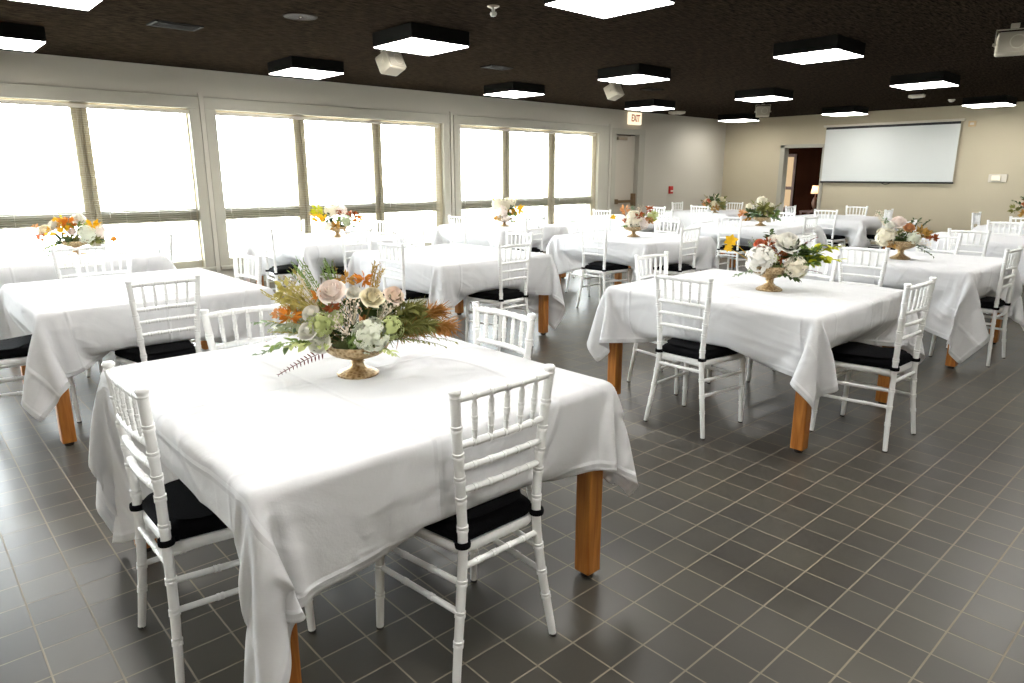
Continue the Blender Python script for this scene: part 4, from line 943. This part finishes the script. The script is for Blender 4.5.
def spec(k): c, h, ov, rot = TB[k][:4]; return dict(c=c, h=h, over=ov, rot=rot, chairs=chairs_at[k])
build_cloth('T1', sim_cloth([spec('T1')], 110, .03, 700, 10, 3)[0])
mid = ['T7', 'T2', 'T5', 'T8', 'T6']
for k, A in zip(mid, sim_cloth([spec(k) for k in mid], 84, .04, 540, 9, 5)): build_cloth(k, A)
far = [k for k in TB if k not in mid and k != 'T1']
for k, A in zip(far, sim_cloth([spec(k) for k in far], 46, .08, 360, 6, 8)): build_cloth(k, A)

# ------------------------------------------------------------------ flowers
def rose(c, r, ax):
    b = MB(); ax = Vector(ax).normalized(); u = ax.orthogonal().normalized(); w = ax.cross(u); c = Vector(c)
    b.ball(c - ax * r * .1, r * .34, 8, 6)
    for ring, (n, R, h0, h1, op) in enumerate(((2, .13, -.1, .66, 0), (3, .25, -.2, .72, .02), (4, .42, -.3, .68, .05), (5, .60, -.4, .54, .12), (5, .78, -.5, .34, .26), (6, .92, -.55, .06, .46))):
        for p in range(n):
            a0 = 2 * PI * (p + .5 * (ring % 2) + rnd.uniform(-.14, .14)) / n; half = PI / n * 1.42; pts = []; hv = rnd.uniform(-.05, .05)
            for i in range(5):
                du = -1 + 2 * i / 4.; a = a0 + du * half
                for j in range(6):
                    v = j / 5.; rr = R * (.25 + 1.0 * v ** .55 - .30 * v ** 3) + op * v ** 3 * .5 + .10 * du * min(1, R * 2); zz = h0 + (h1 + hv - h0) * v - max(0, op) * v ** 5 * .45 - .20 * du * du * v ** 2
                    pts.append(c + (u * math.cos(a) * rr + w * math.sin(a) * rr + ax * zz) * r)
            b.quadgrid(pts, 5, 6)
    return b
def hydrangea(c, r):
    b = MB(); c = Vector(c); b.ball(c, r * .55, 10, 7); n = int(60 + r * 1100); g = PI * (3 - 5 ** .5)
    for i in range(n):
        z = 1 - 2 * (i + .5) / n; q = math.sqrt(1 - z * z); a = g * i
        nrm = Vector((q * math.cos(a), q * math.sin(a), z)); nrm = (nrm + Vector([rnd.uniform(-.38, .38) for _ in range(3)])).normalized()
        p = c + nrm * r * rnd.uniform(.74, 1.04); u = nrm.orthogonal().normalized(); w = nrm.cross(u); th = rnd.uniform(0, PI); s = r * .22
        for k in range(4):
            d = u * math.cos(th + k * PI / 2) + w * math.sin(th + k * PI / 2); e = nrm.cross(d)
            n0 = len(b.v); b.v += [tuple(p), tuple(p + (d * .6 + e * .45 + nrm * .3) * s), tuple(p + d * s * 1.1 + nrm * s * .05), tuple(p + (d * .6 - e * .45 + nrm * .3) * s)]; b.f.append((n0, n0 + 1, n0 + 2, n0 + 3))
    return b
def rv(s=1): return Vector([rnd.uniform(-s, s) for _ in range(3)])
def clump(c, r, n=30):
    b = MB(); c = Vector(c)
    for i in range(n):
        d = rv().normalized(); d.z = d.z * .7 + .15
        b.leaf(c + d * r * rnd.uniform(.1, .45), d, rv().normalized(), r * rnd.uniform(.5, .8), r * rnd.uniform(.3, .45), rnd.uniform(-.2, .4))
    return b
def curve(p0, p1, n=12, lift=.35):
    p0, p1 = Vector(p0), Vector(p1); L = (p1 - p0).length; m = (p0 + p1) / 2 + Vector((0, 0, lift * L * .5))
    return [(p0 * (1 - t) ** 2 + m * 2 * t * (1 - t) + p1 * t * t) for t in [k / (n - 1) for k in range(n)]]
def leafspray(p0, p1, s, n=18):
    b = MB(); C_ = curve(p0, p1, 16, .3); b.tube(C_, [.0016 - .0008 * k / 15 for k in range(16)], 5)
    for i in range(n):
        t = .3 + .7 * i / (n - 1); q = t * 15; k = min(14, int(q)); p = C_[k].lerp(C_[k + 1], q - k); d = (C_[k + 1] - C_[k]).normalized()
        sd = d.cross(Vector((0, 0, 1))).normalized() * (1 if i % 2 else -1)
        L = s * (1.5 if t < .85 else 1.1) * rnd.uniform(.8, 1.15)
        b.leaf(p, d * .6 + sd * .9 + rv(.35), Vector((0, 0, 1)) + rv(.5), L, L * .5, rnd.uniform(0, .3))
    return b
def spray(p0, p1, s):
    b = MB()
    for q in range(11):
        e = Vector(p1) + rv(s); C_ = curve(p0, e, 10, .15); b.tube(C_, .0011, 4)
        for i in range(16):
            t = .35 + .65 * i / 15; x = t * 9; k = min(8, int(x)); p = C_[k].lerp(C_[k + 1], x - k); d = (C_[k + 1] - C_[k]).normalized()
            b.leaf(p, d + rv(.8), rv().normalized(), .016, .005, .1)
    return b
def fern(p0, p1, s):
    b = MB(); C_ = curve(p0, p1, 18, .12); b.tube(C_, .0014, 5)
    for i in range(5, 18):
        d = (C_[min(i + 1, 17)] - C_[i - 1]).normalized(); sd = d.cross(Vector((0, -1, .5))).normalized(); L = s * (1.15 - .9 * (i - 5) / 13)
        for g in (-1, 1): b.leaf(C_[i], d * .45 + sd * g, Vector((0, -1, .6)), L, L * .28, .1)
    return b
def plume(p0, p1, s):
    b = MB(); C_ = curve(p0, p1, 20, .30); b.tube(C_, .002, 5)
    for i in range(5, 20):
        for _ in range(44):
            d = (C_[min(i + 1, 19)] - C_[i - 1]).normalized(); q = (d * .9 + rv(.75) + Vector((0, 0, -.35))).normalized(); L = s * rnd.uniform(.6, 1.4)
            b.leaf(C_[i] + rv(.006), q, rv().normalized(), L, .0045, rnd.uniform(.1, .6))
    return b
def filler(p0, c, r):
    b = MB(); c = Vector(c); bs = c.lerp(Vector(p0), .5)
    for i in range(26):
        e = c + rv().normalized() * r * rnd.uniform(.3, 1); b.tube([bs, bs.lerp(e, .5) + rv(.006), e], .0006, 3, cap=False); b.ball(e, rnd.uniform(.0028, .0048), 5, 4)
        if i % 2: e2 = e + rv(.012); b.ball(e2, .0032, 5, 4)
    return b
def bigleaf(p0, c, r):
    b = MB(); c = Vector(c); b.tube(curve(p0, c, 8, .2), .0016, 5)
    for k in range(6):
        a = 2 * PI * k / 6 + .3; b.leaf(c, (math.cos(a), -.35, math.sin(a)), (0, -1, .2), r * rnd.uniform(.75, 1.05), r * .85, .3)
    b.ball(c, r * .16, 6, 4)
    return b
NAME = {'rose': 'rose', 'hydrangea': 'hydrangea', 'leafclump': 'leaf_cluster', 'leafspray': 'leaf_sprig', 'spray': 'grass_spray', 'fern': 'fern_frond', 'plume': 'foliage_plume', 'filler': 'filler_blossoms', 'bigleaf': 'blossom'}
FLAB = {'T1': 'large centerpiece of blush roses, hydrangea and bronze foliage in a gold footed bowl', 'T7': 'centerpiece of white roses and yellow-green leaves in gold bowl, on the second right-row table',
 'T8': 'centerpiece of cream and peach flowers in gold bowl, third table of the right row', 'T14': 'rust and green flower centerpiece cut by the right edge of the photo', 'T6': 'centerpiece with big ivory hydrangea and rust blooms, middle row, third table',
 'T11': 'centerpiece of ivory blooms and grey-green foliage, fourth table of the middle row', 'T3': 'orange and yellow flower centerpiece at the far left by the windows', 'T4': 'centerpiece with yellow leaves left and rust right, second window-row table',
 'T9': 'pale centerpiece with yellow sprig, third window-row table', 'T13': 'dark olive centerpiece with cream roses on the farthest window-row table'}
for k, (X, Y, rz, items) in ARR.items():
    t = empty('flower_centerpiece', (X, Y, .766), rz); ks = 1.3 if k in ('T7', 'T8') else 1.0; tag(t, FLAB[k], 'flower arrangement', 'flower centerpieces')
    b = MB(); b.lathe([(0, 0), (.074, 0), (.076, .006), (.062, .014), (.040, .022), (.024, .034), (.021, .046), (.026, .050), (.021, .054), (.026, .060), (.055, .068), (.088, .080), (.108, .096), (.117, .114), (.119, .122), (.113, .122), (.10, .100), (.06, .082), (0, .078)], 60, ripple=.018, rn=20); b.v = [(x * (1 + (ks - 1) * .2), y * (1 + (ks - 1) * .2), z * ks) for x, y, z in b.v]
    ur = b.build('footed_bowl', URN, t)
    b = MB(); b.ball((0, 0, .118 * ks), .092, 14, 8, (1, 1, .33)); b.build('moss', mat('moss', (74, 82, 40), .9, bump=.8, bscale=90), t)
    for kind, x, y, z, s, col in items:
        z = max(z, .035); p0 = Vector((x * .22, y * .3, .12)); p = Vector((x, y, z))
        m = fmat(col)
        if kind == 'rose': b = rose(p, s * (1.1 if k in ('T1', 'T3', 'T4', 'T9') else .95), (x * 2.0, -.55 + y, z * 1.4 + .25))
        elif kind == 'hydrangea': b = hydrangea(p, s * {'T8': 1.12, 'T11': .8, 'T13': .85, 'T7': .98}.get(k, 1.03))
        elif kind == 'leafclump': b = clump(p, s * 1.25, 34)
        elif kind == 'leafspray': b = leafspray(p0, p, s, 18)
        elif kind == 'spray': b = spray(p0, p, s)
        elif kind == 'fern': b = fern(p0, p, s)
        elif kind == 'plume': b = plume(p0, p, s)
        elif kind == 'filler': b = filler(p0, p, s)
        else: b = bigleaf(p0, p, s * .62)
        o = b.build(NAME[kind], m, t)
        if kind in ('rose', 'hydrangea'):
            st = MB(); st.tube([p0, p - (p - p0).normalized() * s * .4], .0028, 6); so = st.build('stem', STEM, o)
        o['label'] = '%s %s' % (WORD.get(col, col), NAME[kind].replace('_', ' '))

# ------------------------------------------------------------------ outdoors, light, camera
b = MB(); b.box(-30, 45, YW + .2, 60, -.6, -.25); struct(b.build('ground_outside', mat('patio_concrete', (214, 210, 200), .9, noise=.06, nscale=1.5), smooth=False), 'pale patio outside the windows')
w = bpy.data.worlds.new('World'); scn.world = w; w.use_nodes = True; bg = w.node_tree.nodes['Background']
bg.inputs['Color'].default_value = (.89, .945, 1, 1); bg.inputs['Strength'].default_value = SKY
for gi, (x0, x1, ops) in enumerate(GROUPS):
    L = bpy.data.lights.new('window_portal', 'AREA'); L.shape = 'RECTANGLE'; L.size = x1 - x0 - .2; L.size_y = 1.85; L.cycles.is_portal = True
    o = bpy.data.objects.new('window_portal', L); COL.objects.link(o); o.location = ((x0 + x1) / 2, YW + .19, 1.33); o.rotation_euler = (PI / 2, 0, 0); o.rotation_euler = (-PI / 2, 0, 0)

cam = bpy.data.cameras.new('Camera'); co = bpy.data.objects.new('Camera', cam); COL.objects.link(co); scn.camera = co
cam.sensor_fit = 'HORIZONTAL'; cam.sensor_width = 36; cam.lens = 684.3 / 1024 * 36; cam.clip_start = .05; cam.clip_end = 200
co.location = (0, 0, 1.48); co.rotation_euler = (PI / 2 - math.radians(13.738), 0, math.radians(47.68) - PI / 2)
scn.view_settings.view_transform = 'Standard'; scn.view_settings.look = 'None'; scn.view_settings.gamma = 1; scn.view_settings.exposure = EXPO; scn.view_settings.use_curve_mapping = False
cy = scn.cycles; cy.use_denoising = True; cy.max_bounces = 10; cy.transparent_max_bounces = 24; cy.diffuse_bounces = 5; cy.glossy_bounces = 4; cy.sample_clamp_indirect = 8; cy.caustics_reflective = False; cy.caustics_refractive = False
